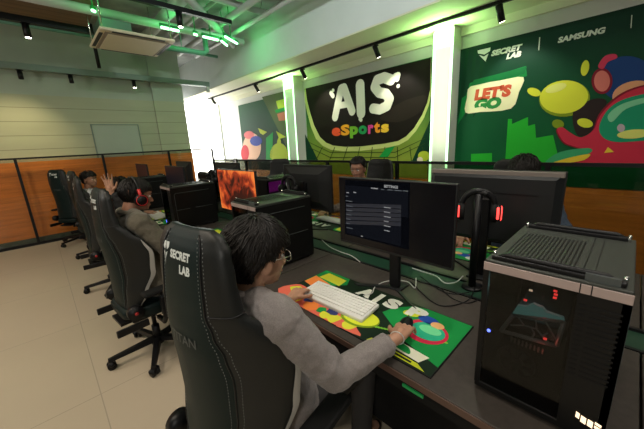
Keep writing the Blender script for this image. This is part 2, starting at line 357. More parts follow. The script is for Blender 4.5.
# --- middle artwork
t, yl, yr = wall_panel('wall_artwork', 'middle wall artwork with large white and rainbow lettering on a near-black shape', (304.5, 88), (431, 57), ZT,
                       vgrad('print_mid_ground', c_(150, 165, 60), c_(30, 110, 55), 1.15, 2.2))
a = MB()
flatpoly(a, [(303, 130), (318, 160), (303, 160)], P('deepgreen', 12, 60, 40), .002)
flatpoly(a, [(431, 118), (431, 162), (412, 161)], P('deepgreen', 12, 60, 40), .002)
rim = [(304.6, 95), (305, 88.5), (431, 58), (431, 95), (429, 105), (424, 118), (416, 131), (408, 140), (399, 145), (385, 148), (360, 151), (343, 151.3), (331, 149.8), (323, 146), (316, 139), (311, 127), (307, 112), (304.8, 100)]
flatpoly(a, rim, P('paleglow', 205, 215, 130), .003)
inner = [(305.5, 88.5), (430.8, 57.8), (430, 90), (427, 103), (422, 115), (414, 128), (406, 136.5), (398, 141), (385, 143.5), (360, 146.5), (345, 146.8), (333, 145.5), (326, 142.5), (320, 137), (314, 125), (310, 112), (307, 100)]
flatpoly(a, inner, P('nearblack', 26, 21, 16), .005)
for k in range(9):
    x = 322+k*12.5; flatpoly(a, [(x, 147), (x+.7, 147), (x-2+(k-4)*1.2+.7, 161), (x-2+(k-4)*1.2, 161)], P('ink', 50, 70, 25), .005)
for yy in (152, 157): flatpoly(a, [(309, yy-10), (330, yy), (395, yy), (425, yy-14), (425, yy-13.4), (395, yy+.7), (330, yy+.7), (309, yy-9.4)], P('ink', 50, 70, 25), .005)
flatpoly(a, [(386, 148), (395, 146), (388, 157), (379, 157)], P('vivid', 30, 160, 70), .006)
pell(a, 424, 156, 6, 5, P('lime', 190, 205, 60), .006); pell(a, 420, 160, 3, 3, P('cream', 245, 225, 205), .007)
flatpoly(a, curve([(380, 118), (398, 104), (412, 98), (426, 96), (420, 112), (398, 122)]), P('smoke', 40, 33, 27), .006)
a.build('printed_shapes', t)
a = MB(); W_ = P('letterwhite', 236, 238, 214)
LIFT = [0]
def thick(mb, pts, w, m, lift):
    """rounded fat stroke on the wall, w in metres"""
    q = [at(x, y, 0, AX-lift) for x, y in pts]; L = len(q)
    for k in range(L-1):
        LIFT[0] += 1; q = [at(x, y, 0, AX-lift-.0004*LIFT[0]) for x, y in pts]; p1, p2 = q[k], q[k+1]; d = (p2-p1).normalized(); n = Vector((1, 0, 0)).cross(d)*w
        mb.prism([p1+n, p2+n, p2-n, p1-n], (.0002, 0, 0), m)
    for p in pts:
        LIFT[0] += 1; p = at(*p, 0, AX-lift-.0004*LIFT[0]); mb.prism([p+Vector((0, math.cos(2*PI*j/16), math.sin(2*PI*j/16)))*w for j in range(16)], (.0002, 0, 0), m)
thick(a, [(335, 117), (341, 89), (344, 88), (352, 111)], .085, W_, .008); thick(a, [(338, 106), (348, 104)], .06, W_, .008)
thick(a, [(360, 85), (361, 113)], .10, W_, .008); thick(a, [(360, 119), (361, 120)], .035, W_, .008)
thick(a, [(391, 80), (384, 77.5), (377, 80), (374.5, 87), (379, 92.5), (386, 94), (389.5, 99), (387, 106), (380, 109.5), (373, 108.5)], .085, W_, .008)
thick(a, [(331, 93), (333, 96)], .045, W_, .008); thick(a, [(333, 90), (333.3, 90.4)], .03, W_, .008); thick(a, [(395, 76), (398, 75), (397, 79)], .045, W_, .008); thick(a, [(398, 86), (398.3, 86)], .03, W_, .008)
a.build('lettering', t)
for ch, col, x0_, x1_, yb_, yt_ in (('e', (235, 90, 50), 332, 340.5, 136.4, 127.2), ('S', (240, 165, 40), 341, 349.5, 135.8, 124), ('p', (120, 185, 50), 350, 358, 138.4, 125.8), ('o', (40, 165, 90), 358.5, 367, 134.6, 125),
                      ('r', (225, 70, 150), 368, 373.5, 134, 124.4), ('t', (240, 150, 40), 374, 380, 133.2, 121.5), ('s', (245, 200, 60), 381, 389, 132.8, 123.6)):
    a = MB(); ptext(a, ch, P('rainbow_'+ch, *col), x0_, yb_, x1_, yt_, .009, .055); a.build('lettering', t)
# --- right artwork
t, yl, yr = wall_panel('wall_artwork', 'large dark green wall artwork on the right with a lime blob and red curved shapes', (457.5, 51), (700, -12), ZT,
                       vgrad('print_right_ground', c_(14, 92, 52), c_(12, 52, 36), 1.3, 2.55))
a = MB()
for x in (466, 474, 482): flatpoly(a, [(x, 50), (x+3, 49), (x-4, 110), (x-9, 118)], P('deep2', 10, 58, 34), .002)
flatpoly(a, [(470, 83), (526, 66), (527, 76), (466, 95)], P('vivid2', 20, 130, 62), .003)
flatpoly(a, [(462, 98), (470, 93), (466, 112), (458, 124)], P('vivid2', 20, 130, 62), .003)
flatpoly(a, curve([(471, 86), (500, 80.5), (523.5, 77), (519, 92), (511, 108.5), (480, 112), (465.5, 112.5), (467, 98)], 3), P('sign', 240, 236, 190), .005)
flatpoly(a, [(470, 86.5), (524, 74), (527, 66.5), (474, 80)], P('vivid3', 18, 110, 56), .006)
flatpoly(a, [(505, 164), (508, 119), (512, 119), (512, 124), (528, 117), (528, 126), (535, 124), (536, 138), (553, 135), (560, 164)], P('neon', 40, 175, 50), .004)
flatpoly(a, [(471, 154), (492, 153), (492, 163), (471, 163)], P('neon', 40, 175, 50), .004)
lime = P('blob', 214, 220, 60); limed = P('blob_dark', 128, 150, 34)
pell(a, 564.5, 98.5, 25.5, 18.2, limed, .005, -.10); pell(a, 564, 97, 24.3, 16.6, lime, .007, -.10); pell(a, 556, 88, 11, 4, P('blob_light', 222, 226, 120), .009, -.3)
pell(a, 534, 92, 7, 4, lime, .008, .3); pell(a, 585, 68, 4, 8, lime, .008, .2); pell(a, 558, 124, 6, 4.5, limed, .010, .2); pell(a, 585, 123, 8, 4.5, lime, .010, .2)
red = P('crimson', 200, 48, 72); redd = P('crimson_dark', 130, 24, 44); teal = P('tealdome', 30, 150, 110); teal2 = P('tealdome_light', 130, 205, 160)
flatpoly(a, curve([(573, 112), (590, 100), (604, 99), (606, 106), (596, 128), (578, 136)], 4), P('darkbrown', 44, 34, 34), .0065)
pell(a, 627, 79, 28, 23, P('blue', 26, 62, 120), .004); pell(a, 634, 94, 22, 13, P('peach2', 222, 160, 120), .006, -.2)
pell(a, 602, 81, 10.5, 13, redd, .007); pell(a, 602, 81, 8, 10.5, P('rose', 215, 120, 110), .008); flatpoly(a, curve([(598, 66), (605, 56), (615, 54), (617, 58), (608, 62), (603, 69)], 4), P('rose2', 205, 60, 90), .009)
hull = [(556, 131), (561, 128), (570, 134), (580, 138), (592, 131), (599, 114), (613, 99), (630, 89), (655, 83), (700, 78), (700, 163), (640, 164), (580, 163.5), (568, 160), (590, 152), (576, 148), (563, 143)]
flatpoly(a, curve(hull, 5), redd, .010)
flatpoly(a, curve([(x+(1.2 if x < 640 else 0), y+(1.6 if y < 120 else -.8)) for x, y in hull], 5), red, .012)
flatpoly(a, curve([(599, 130), (606, 112), (622, 100), (650, 93), (680, 92), (684, 134), (640, 141), (610, 141)], 5), teal, .014)
flatpoly(a, curve([(608, 115), (622, 104), (648, 97), (650, 101), (626, 109), (612, 122)], 5), teal2, .016)
pell(a, 634, 134, 17, 4.5, P('blob_light', 222, 226, 120), .016, -.08); pell(a, 621, 128, 4, 4, P('lilac', 190, 180, 190), .017)
flatpoly(a, curve([(545, 163), (560, 152), (588, 148), (590, 153), (566, 160)], 4), P('jade', 60, 160, 110), .014); flatpoly(a, curve([(552, 163), (572, 157), (590, 154), (584, 160), (566, 163)], 4), P('yellow', 230, 200, 60), .016)
flatpoly(a, [(604, 153), (608, 147), (614, 152)], P('yellow', 230, 200, 60), .016)
a.build('printed_shapes', t)
a = MB(); wt = P('printwhite', 205, 215, 195)
ptext(a, 'SECRET', wt, 491, 56.5, 522.7, 43.5, .006, .06, .2); ptext(a, 'LAB', wt, 506, 59.5, 521.5, 50.5, .006, .06, .2)
flatpoly(a, [(477.5, 50.5), (490.5, 47.5), (490.0, 51), (484.5, 54.5), (478, 53.5)], wt, .006); flatpoly(a, [(479, 55), (484, 56.5), (488.5, 53.5), (485.5, 61.5)], wt, .006)
ptext(a, 'SAMSUNG', wt, 557.6, 43.3, 606, 26.5, .006, .05, .1)
for x, y in ((538.8, 37.2), (631, 15)): flatpoly(a, [(x+.4, y), (x+1.4, y), (x+.4, y+13), (x-.6, y+13)], wt, .006)
a.build('lettering', t)
a = MB(); ptext(a, "LET'S", P('redletter', 205, 90, 60), 474, 101, 512, 83.5, .007, .07, .1); ptext(a, 'GO', P('greenletter', 50, 140, 70), 474, 110.8, 502, 96, .007, .08, .1)
a.build('lettering', t)

# ================================================================== CEILING THINGS
lampglow = mat('lamp_glow', (1, .95, .85), .4, emit=14, ecol=(1, .93, .8))
def spot_light(loc, target, power, size=math.radians(60), col=(1, .93, .82), blend=.6):
    l = bpy.data.lights.new('spot', 'SPOT'); l.energy = power; l.spot_size = size; l.spot_blend = blend; l.color = col; l.shadow_soft_size = .04
    o = bpy.data.objects.new('spot_beam', l); C.objects.link(o); o.location = loc
    o.rotation_euler = (Vector(target)-Vector(loc)).to_track_quat('-Z', 'Y').to_euler(); return o
def head(loc, aim, label, group, r=.032, L=.13, drop=.05, power=0, cat='spotlight', size=60, lit=True):
    t = thing('track_spotlight', label, cat, loc, 0, group); d = (Vector(aim)-Vector(loc)).normalized(); q = Vector((0, 0, -drop))
    MB().box((-.05, -.012, -.012), (.05, .012, .004), M['black']).cyl((0, 0, 0), q, .008, M['black'], 10).build('bracket', t)
    MB().cyl(q-d*L*.35, q+d*L*.65, r, M['black'], 20).cyl(q-d*(L*.35+.012), q-d*L*.35, r*.7, M['black'], 16, r).build('housing', t)
    MB().cyl(q+d*(L*.65+.0005), q+d*(L*.65+.004), r*.8, lampglow if lit else M['mon_dark'], 18).build('lens', t)
    if power: spot_light(Vector(loc)+q+d*(L*.65+.02), aim, power, math.radians(size))
    return t
ZTk = 2.965; xt = sum(at(*p, 2, ZTk).x for p in ((208.6, 98.7), (330, 60), (518, 0)))/3
tr = MB().box((xt-.018, -2.4, ZTk), (xt+.018, at(206, 99.5, 2, ZTk).y, 3.0), M['black']).build('lighting_track')
tag(tr, 'long black lighting track along the soffit in front of the artworks', 'lighting track')
ys = [at(px, py, 2, ZTk).y for px, py in ((211, 98), (255, 84), (304, 69), (377, 45), (502, 5))]
names = ['track spotlight nearest the bright window', 'track spotlight above the leftmost artwork', 'track spotlight between first column and lettering artwork', 'track spotlight above the rainbow and white lettering', 'track spotlight above the dark green right artwork']
for y, n_ in zip(ys, names):
    pw = 9 if n_ in names[:2] else 26
    head((xt, y, ZTk), (XR, y-.15, 1.9), 'black '+n_, 'spotlights on the soffit track', .036, .17, .07, power=pw, size=85)
# tracks and spots below the exposed ceiling
def xtrack(a, z, x_from, x_to, name, label, th=.05):
    y = at(a[0], a[1], 2, z).y; o = MB().box((x_from, y-th/2, z), (x_to, y+th/2, z+th), M['black']).build(name); tag(o, label, 'lighting track'); return y
zt2 = 3.35; y2 = xtrack((60, 29), zt2, -3, at(94, 34, 2, zt2).x, 'lighting_track', 'thick black lighting track below the ceiling, upper left', .08)
zt3 = 3.45; y3 = xtrack((180, 12), zt3, -1.0, at(233, 23.5, 2, zt3).x, 'lighting_track', 'black lighting track above the cassette unit, ending near the bulkhead', .06)
def down(px, py, z, label, L=.16, ax=None):
    y = {1: y2, 2: y3}.get(ax); p = at(px, py, 1, y) if y else at(px, py, 2, z); zt = z
    head((p.x, p.y, zt), (p.x, p.y, 0), label, 'spotlights pointing down from the ceiling', .04, L, .06)
down(28, 36, zt2, 'black cylinder spotlight on the thick upper left track', .18, 1)
down(179, 16, zt3, 'black cylinder spotlight hanging above the cassette unit', .2, 2)
for (px, py, l_) in ((19, 70, 'small black spotlight under the green beam at the far left'), (71, 79, 'tiny black spotlight under the green beam, middle'), (132.5, 76, 'lit spotlight hanging under the green beam near the cassette unit')):
    p = at(px, py, 1, 7.43); head((p.x, 7.43, 3.03), (p.x, 7.2, 0), l_, 'spotlights under the beam', .035, .15, .05, lit='lit spot' in l_)
# cassette air conditioner
za = 3.12
qa = [at(88, 48, 2, za), at(110, 28, 2, za), at(170, 43, 2, za), at(156, 57, 2, za)]
cx_ = sum(q.x for q in qa)/4; cy_ = sum(q.y for q in qa)/4
ac = thing('air_conditioner', 'square beige cassette air conditioner hanging below the exposed ceiling', 'air conditioner', (cx_, cy_, za), 0)
m_ac = mat('ac_beige', (.80, .72, .52), .55)
hx, hy = .46, .46
MB().box((-hx, -hy, 0), (hx, hy, .04), m_ac, bev=.015).build('panel', ac)
MB().box((-hx*.86, -hy*.86, -.012), (hx*.86, hy*.86, 0), mat('ac_recess', (.34, .28, .20), .6), bev=.01).box((-hx*.78, -hy*.78, -.02), (hx*.78, hy*.78, -.010), m_ac, bev=.008).build('grille', ac)
for s_ in (-1, 1):
    MB().box((s_*hx*.93-.02, -hy*.7, -.006), (s_*hx*.93+.02, hy*.7, 0), M['mon_dark']).build('air_outlet', ac)
    MB().box((-hx*.7, s_*hy*.93-.02, -.006), (hx*.7, s_*hy*.93+.02, 0), M['mon_dark']).build('air_outlet', ac)
MB().box((-.38, -.10, .04), (.0, .38, .26), mat('ac_body', (.12, .20, .15), .5, metal=.4)).build('body', ac)
for sx in (-.42, .42):
    for sy in (-.42, .42): MB().cyl((sx, sy, .04), (sx, sy, CZ-za), .008, M['chrome'], 8).build('hanger_rod', ac)
# pipes and ducts
pg = mat('pipe_grey', (.55, .58, .55), .55); pt = mat('pipe_green', (.12, .30, .22), .5)
def pipe(name, pts, r, m, label, group='pipes and ducts below the ceiling'):
    mb_ = MB().tube(pts, r, m, 14); q_ = Vector(pts[0]).lerp(Vector(pts[1]), .45)
    if name != 'rod': mb_.cyl(q_, (q_.x, q_.y, CZ), .006, m, 8)
    o = mb_.build(name); tag(o, label, 'pipe', group); return o
def zat(px, py, z): p = at(px, py, 2, z); return (p.x, p.y, p.z)
a_, b_ = at(50, 2, 2, 3.5), at(178, 28, 2, 3.5)
pipe('duct', [(a_.x-2, (a_.y+b_.y)/2, 3.5), (3.3, (a_.y+b_.y)/2, 3.5)], .06, pg, 'long pale grey duct passing above the cassette unit')
pipe('pipe', [(-2, 4.6, 3.72), (3.3, 4.6, 3.72)], .05, pg, 'thin grey pipe nearest the camera under the ceiling')
pipe('pipe', [(-2, 6.75, 3.55), (3.4, 6.75, 3.55)], .03, pt, 'slim green pipe behind the cassette unit')
A1, A2 = at(163, 47, 2, 3.2), at(207, 54, 2, 3.2); yy = (A1.y+A2.y)/2
pipe('pipe', [(A1.x, yy, 3.2), (A2.x-.06, yy, 3.2), (A2.x, yy, 3.24), (A2.x, yy, 3.6)], .045, pt, 'green elbow pipe right of the cassette unit')
pipe('pipe', [(1.0, 3.6, 3.6), (3.4, 6.0, 3.6)], .06, pg, 'slanting grey pipe above the green tubes')
pipe('pipe', [(2.0, 4.0, 3.7), (2.0, 7.6, 3.7)], .09, pg, 'fat grey duct running towards the left wall')
pipe('pipe', [(3.1, 2.2, 3.6), (3.1, 7.2, 3.6)], .035, pg, 'grey conduit beside the bulkhead')
pipe('pipe', [(2.8, 1.8, 3.66), (2.8, 7.4, 3.66)], .05, pg, 'grey conduit second from the bulkhead')
pipe('pipe', [(2.45, 1.5, 3.74), (2.45, 7.4, 3.74)], .03, pg, 'thin grey conduit third from the bulkhead')
pipe('rod', [(at(96, 52, 1, 7.1).x, 7.1, CZ), (at(96, 52, 1, 7.1).x, 7.1, at(99, 68, 1, 7.1).z)], .03, M['black'], 'black rod hanging left of the cassette unit above the green beam')
# green light tubes
gtube = mat('green_tube', (.4, 1, .55), .4, emit=6, ecol=(.30, 1, .42)); gcase = mat('green_case', (.02, .30, .08), .4)
def gled(p, q, z, label):
    P1, P2 = at(*p, 2, z), at(*q, 2, z); c = (P1+P2)/2; t = thing('light_tube', label, 'light tube', c, 0, 'green light tubes under the ceiling'); d = (P2-P1)/2
    MB().tube([-d, d], .018, gtube, 10).build('tube', t)
    MB().tube([-d*1.12+Vector((0, 0, .035)), d*1.12+Vector((0, 0, .035))], .024, gcase, 8).cyl((0, 0, .04), (0, 0, CZ-z), .008, gcase, 8).build('holder', t)
gled((161, 27), (179, 31), 3.35, 'glowing green light tube, leftmost of the row by the ceiling'); gled((203, 36.5), (218, 40), 3.35, 'glowing green light tube, middle of the row by the ceiling')
gled((225, 36.5), (237, 43.5), 3.35, 'glowing green light tube slanting beside the grey bulkhead'); gled((221.5, 41), (227, 45.5), 3.35, 'shortest glowing green light tube next to the bulkhead')
gled((92, 10), (95, 11.5), 3.45, 'small bright green lamp left above the cassette unit'); gled((194, 34), (197, 35), 3.35, 'tiny green lamp between the two long green tubes')
for (x, y, z, e) in ((1.95, 5.2, 3.42, 3), (2.9, 5.1, 3.42, 6), (1.0, 5.0, 3.5, 2.5)):
    l = bpy.data.lights.new('tube_light', 'POINT'); l.energy = e; l.color = (.08, 1, .22); l.shadow_soft_size = .15; o = bpy.data.objects.new('tube_light', l); C.objects.link(o); o.location = (x, y, z)
# light strips wash the soffit over each column
for xf, ya, yb in cols:
    first = xf == cols[0][0] and ya == cols[0][1]
    l = bpy.data.lights.new('strip_light', 'AREA'); l.energy = 14; l.color = (.45, 1, .30); l.shape = 'RECTANGLE'; l.size = .1; l.size_y = abs(ya-yb)*.9
    o = bpy.data.objects.new('strip_light', l); C.objects.link(o); o.location = (xf-.10, (ya+yb)/2, 2.75); o.rotation_euler = (PI, 0, 0)
    l = bpy.data.lights.new('strip_light', 'AREA'); l.energy = .8 if first else 3.5; l.color = (.35, 1, .35) if first else (.85, 1, .70); l.shape = 'RECTANGLE'; l.size = .15; l.size_y = 1.5
    o = bpy.data.objects.new('strip_light', l); C.objects.link(o); o.location = (xf-.22, (ya+yb)/2, 2.1); o.rotation_euler = (0, PI/2, 0); o.rotation_euler = Vector((1, 0, 0)).to_track_quat('-Z', 'Y').to_euler()

# ================================================================== STATIONS
PITCHY = 1.65; DZ = .74
def make_desk(label):
    t = thing('desk', label, 'desk', (1.17, .705, 0), 0, None)
    MB().box((-.35, -.822, DZ-.028), (.35, .822, DZ), M['desk'], bev=.004).build('tabletop', t)
    MB().box((-.354, -.822, DZ-.030), (-.349, .822, DZ-.004), M['desk_edge']).build('edge_band', t)
    for sy in (-.78, .78):
        MB().box((-.30, sy-.03, .02), (-.25, sy+.03, DZ-.028), M['black_metal']).build('leg', t); MB().box((.27, sy-.03, .02), (.32, sy+.03, DZ-.028), M['black_metal']).build('leg', t)
        MB().box((-.33, sy-.03, 0), (.34, sy+.03, .03), M['black_metal']).build('foot', t)
    MB().box((-.06, -.74, .05), (-.045, .74, DZ-.04), M['black_rough']).build('modesty_panel', t)
    MB().box((-.315, -.75, DZ-.115), (-.30, .75, DZ-.028), M['black_rough']).build('apron', t)
    return t
desk = make_desk('black desk of the player in the grey jacket')
desks = [desk]
for k, l_ in ((1, 'black desk of the player in the brown jacket'), (2, 'black desk of the player raising a hand'), (3, 'black desk at the far end of the near row'), (-1, 'black desk at the right edge, beyond the nearest computer')):
    copy_tree(desk, (1.17, .705+PITCHY*k, 0), 0, l_)
OD = (('black desk of the player behind the big monitor', 0), ('black desk of the player in the patterned shirt', 1), ('black desk on the far side with the pink-lit computer', 2), ('black desk at the far end of the opposite row', 3), ('black desk of the opposite row at the right edge', -1))
for l_, k in OD: copy_tree(desk, (2.07, .705+PITCHY*k, 0), PI, l_)
tray_m = mat('tray_green', (.006, .040, .020), .5)
tr = thing('cable_tray', 'dark green trough running between the two desk rows', 'cable tray', (1.62, 3.0, DZ-.01))
MB().box((-.098, -4.7, -.012), (.098, 4.65, 0), tray_m).build('tray_floor', tr)
for s_ in (-1, 1): MB().box((s_*.088-.009, -4.7, 0), (s_*.088+.009, 4.65, .012), M['black']).build('tray_lip', tr)

# ------------------------------------------------------------------ computer tower
G_case = glass('glass_case', (.50, .52, .52), .02, .02)
def make_pc(label, gpu=True, glowmat=None, rich=True):
    """front faces -x, glass side faces +y; 0.47 deep, 0.32 wide, 0.47 high"""
    t = thing('computer_tower', label, 'computer', (0, 0, 0)); W, D, Hh = .16, .235, .485
    f = MB()
    f.box((-D, -W, .012), (D, W, .035), M['case'], bev=.004)                           # floor
    f.box((-D, -W, .44), (D, W, .455), M['case'])
    f.box((-D, -W, .035), (D, -W+.006, .44), M['case'])                                # solid side
    f.box((D-.01, -W, .035), (D, W, .44), M['case'])                                    # rear
    for y in (-W+.008, W-.008): f.box((-D, y-.008, .03), (-D+.016, y+.008, .455), M['case'])
    f.box((D-.016, W-.016, .03), (D, W, .455), M['case'])
    f.box((-D+.02, -.068, .035), (D-.02, -.063, .44), M['black_rough'])                # inner wall
    f.build('chassis', t)
    MB().box((-D+.002, -.063, .03), (-D+.006, W-.012, .44), G_case).build('front_glass', t)
    MB().box((-D+.02, W-.006, .035), (D-.016, W-.002, .44), G_case).build('side_glass', t)
    v = MB().box((-D, -W+.004, .03), (-D+.005, -.063, .44), M['case']); v.build('front_panel', t)
    v = MB()
    for i in range(15):
        z = .20+i*.0145
        for y, w in ((-.118, .034), (-.078, .010)): v.box((-D-.0015, y-w+.004, z), (-D, y+w-.006 if w > .02 else y+w, z+.005), M['black_rough'])
    v.build('vent_slots', t)
    MB().box((-D-.001, -W, .437), (-D+.004, W, .462), M['pink_trim'], bev=.001).box((-D-.0015, -.0665, .436), (-D-.0005, -.064, .463), M['black']).box((-D-.0015, -.0885, .436), (-D-.0005, -.086, .463), M['black']).build('trim_strip', t)
    tp = MB().box((-D+.002, -W+.002, .455), (D-.002, W-.002, .470), M['case_top'], bev=.003)
    tp.build('top_panel', t)
    v = MB()
    for i in range(17): v.box((-.165+i*.0001, .125-i*.0105, .4702), (.12, .125-i*.0105+.0042, .4712), M['black'])
    v.box((-.20, -.062, .4702), (.20, -.060, .4712), M['black']).box((-.20, -.085, .4702), (.20, -.084, .4712), M['black']); v.build('top_vents', t)
    for sx in (-1, 1):
        h = MB(); x = sx*(D-.025); h.tube([(x, -W+.02, .472), (x, -W+.05, .487), (x, W-.05, .487), (x, W-.02, .472)], .008, M['black'], 8)
        h.box((x-.012, -W+.015, .468), (x+.012, W-.015, .483), M['black'], bev=.004); h.build('top_rail', t)
        for sy in (-1, 1): MB().cyl((x-.012*sx, sy*(W-.018), .470), (x-.012*sx, sy*(W-.018), .492), .0045, M['chrome'], 10).build('screw', t)
    MB().box((-D+.010, -.135, .470), (-D+.022, -.07, .489), M['print_grey']).build('port_panel', t)
    for sx in (-.19, .19):
        for sy in (-.13, .13): MB().cyl((sx, sy, 0), (sx, sy, .013), .016, M['rubber'], 12).build('foot', t)
    # grooves on the solid side
    g = MB(); y = -W-.0006
    g.tube([(-.20, y, .09), (-.20, y, .385), (-.185, y, .40), (.17, y, .40)], .0022, M['print_grey'], 6)
    g.tube([(-.20, y, .22), (-.06, y, .22)], .002, M['print_grey'], 6).tube([(0, y, .22), (.19, y, .22)], .002, M['print_grey'], 6); g.build('side_groove', t)
    # interior
    mb = MB().box((-.06, -.045, .07), (.20, -.046, .42), M['black_rough']); mb.build('motherboard', t)
    gp = MB().box((-.185, -.045, .245), (.16, .085, .29), M['mon_dark'], bev=.004); gp.build('graphics_card', t)
    if rich:
        # bracket with angular cut-outs behind the front glass
        b2 = MB(); x = -.205
        def bar(p, q, r=.0045): b2.tube([(x+(.03 if 0 else 0)+p[2]*0, p[0], p[1]), (x, q[0], q[1])], r, pm_metal, 6)
        fr = [(-.043, .329), (.075, .300), (.104, .231), (-.035, .248)]
        for i in range(4):
            p, q = fr[i], fr[(i+1) % 4]; b2.tube([(x, p[0], p[1]), (x, q[0], q[1])], .006, pm_metal, 6)
        for p, q in (((.062, .297), (.045, .277)), ((.045, .277), (.015, .279)), ((.015, .279), (-.012, .250)), ((.028, .278), (.018, .262)), ((.018, .262), (.022, .247)), ((.0, .317), (-.030, .270)), ((.015, .279), (.020, .312)), ((-.012, .278), (.0, .262)), ((.045, .277), (.08, .262))):
            b2.tube([(x, p[0], p[1]), (x, q[0], q[1])], .0022, pm_metal, 6)
        b2.build('bracket', t)
        MB().prism([(x-.002, .078, .305), (x-.002, .068, .335), (x-.002, .045, .340), (x-.002, .030, .356), (x-.002, .008, .352), (x-.002, -.002, .342), (x-.002, -.04, .340), (x-.002, -.043, .331), (x-.002, .02, .312)], (.012, 0, 0), M['teal_glow']).build('cooler_block', t)
        for (y, z, m_) in ((.04, .395, M['logo_glow']), (-.015, .412, M['red_glow']), (-.017, .402, M['red_glow']), (-.016, .392, M['red_glow']), (-.008, .258, M['red_glow']), (.05, .36, M['red_glow'])):
            MB().box((x-.004, y-.004, z-.002), (x+.002, y+.004, z+.002), m_).build('indicator_light', t)
        for k in range(9): MB().box((x, .072-k*.010, .205), (x+.004, .076-k*.010, .222), M['mon_pale']).build('fin', t)
        
    for j, (y, z) in enumerate(((.055, .13), (.055, .37))):
        if rich and j == 1: continue
        fb = MB(); 
        fb.tube([(-.19, y+.052*math.cos(2*PI*k/24), z+.052*math.sin(2*PI*k/24)) for k in range(25)], .005, glowmat or M['black'], 6, cap=False)
        fb.cyl((-.20, y, z), (-.18, y, z), .016, M['black'], 16)
        for k in range(7):
            a = 2*PI*k/7; fb.prism([(-.19, y+.016*math.cos(a), z+.016*math.sin(a)), (-.185, y+.048*math.cos(a+.1), z+.048*math.sin(a+.1)), (-.18, y+.048*math.cos(a+.55), z+.048*math.sin(a+.55)), (-.185, y+.016*math.cos(a+.7), z+.016*math.sin(a+.7))], (.002, 0, 0), M['mon_dark'])
        fb.build('fan', t)
    if rich: MB().cyl((-D-.001, W-.030, .235), (-D+.001, W-.030, .235), .005, M['blue_glow'], 12).build('power_light', t)
    else: MB().box((-D-.001, W-.02, .05), (-D+.001, W-.012, .08), M['blue_glow']).build('power_light', t)
    # emblem of angular bars
    em = MB()
    for (y0_, z0_, y1_, z1_) in [(a_-.030, b__+.028, c__-.030, d__+.028) for a_, b__, c__, d__ in ((-.070, .048, -.078, .065), (-.081, .040, -.092, .060), (-.095, .038, -.106, .058), (-.109, .052, -.122, .059), (-.109, .040, -.122, .048))]:
        em.prism([(-D-.0015, y0_, z0_), (-D-.0015, y1_, z0_-.003), (-D-.0015, y1_, z1_-.003), (-D-.0015, y0_, z1_)], (.001, 0, 0), M['logo_glow'])
    em.build('emblem', t)
    return t
pm_metal = mat('bracket_metal', (.35, .38, .38), .35, metal=.6)
pc0 = make_pc('black glass-front computer tower nearest the camera, glowing angular emblem at its foot'); pc0.location = (1.165, .115, DZ)
for (dx, dy, dzz, e_, c_l) in ((-.10, .05, .33, .25, (.5, 1, .95)), (-.215, .0, .39, .05, (1, .1, .1)), (-.222, -.02, .22, .04, (1, .15, .1))):
    l = bpy.data.lights.new('case_light', 'POINT'); l.energy = e_; l.color = c_l; l.shadow_soft_size = .01; o = bpy.data.objects.new('case_light', l); C.objects.link(o); o.location = (1.165+dx, .12+dy, DZ+dzz)
pc1 = make_pc('black computer tower behind the head of the player in grey', rich=False); pc1.location = (1.175, .12+PITCHY, DZ); pc1['group'] = pc0['group'] = 'computer towers on the near desks'
copy_tree(pc1, (1.175, .12+2*PITCHY, DZ), 0, 'black computer tower with grooved side beside the red headphones'); copy_tree(pc1, (1.175, .12+3*PITCHY, DZ), 0, 'farthest black computer tower on the near desks')
pcm = make_pc('computer tower glowing pink and purple inside on the far desks', rich=False, glowmat=M['magenta_glow']); pcm['group'] = 'computer towers on the far desks'
pcm.location = (2.05, 2.95, DZ); pcm.rotation_euler = (0, 0, PI)
y = -.163
for (z, x, h_, w_) in ((.13, .13, .10, .04), (.10, .05, .05, .03), (.14, -.05, .16, .035), (.2, .02, .03, .05), (.12, -.14, .08, .02)):
    pass
# after the half turn the glass side (+y) faces the camera
for (x, z, w_, h_) in ((.12, .18, .022, .11), (.02, .16, .04, .05), (-.08, .20, .03, .15), (.03, .29, .05, .025), (-.15, .18, .012, .08)):
    MB().box((x-w_, .12, z-h_/2), (x+w_*.2, .13, z+h_/2), M['magenta_glow']).build('light_bar', pcm)
MB().box((-.2, -.04, .05), (.2, -.035, .43), M['purple_glow']).build('light_panel', pcm)
pcb = copy_tree(pc1, (2.05, 2.95-PITCHY, DZ), PI, 'black computer tower hidden behind the near monitor'); pcb['group'] = 'computer towers on the far desks'
pcb = copy_tree(pc1, (2.05, 2.95+PITCHY, DZ), PI, 'black computer tower far down the opposite desks'); pcb['group'] = 'computer towers on the far desks'

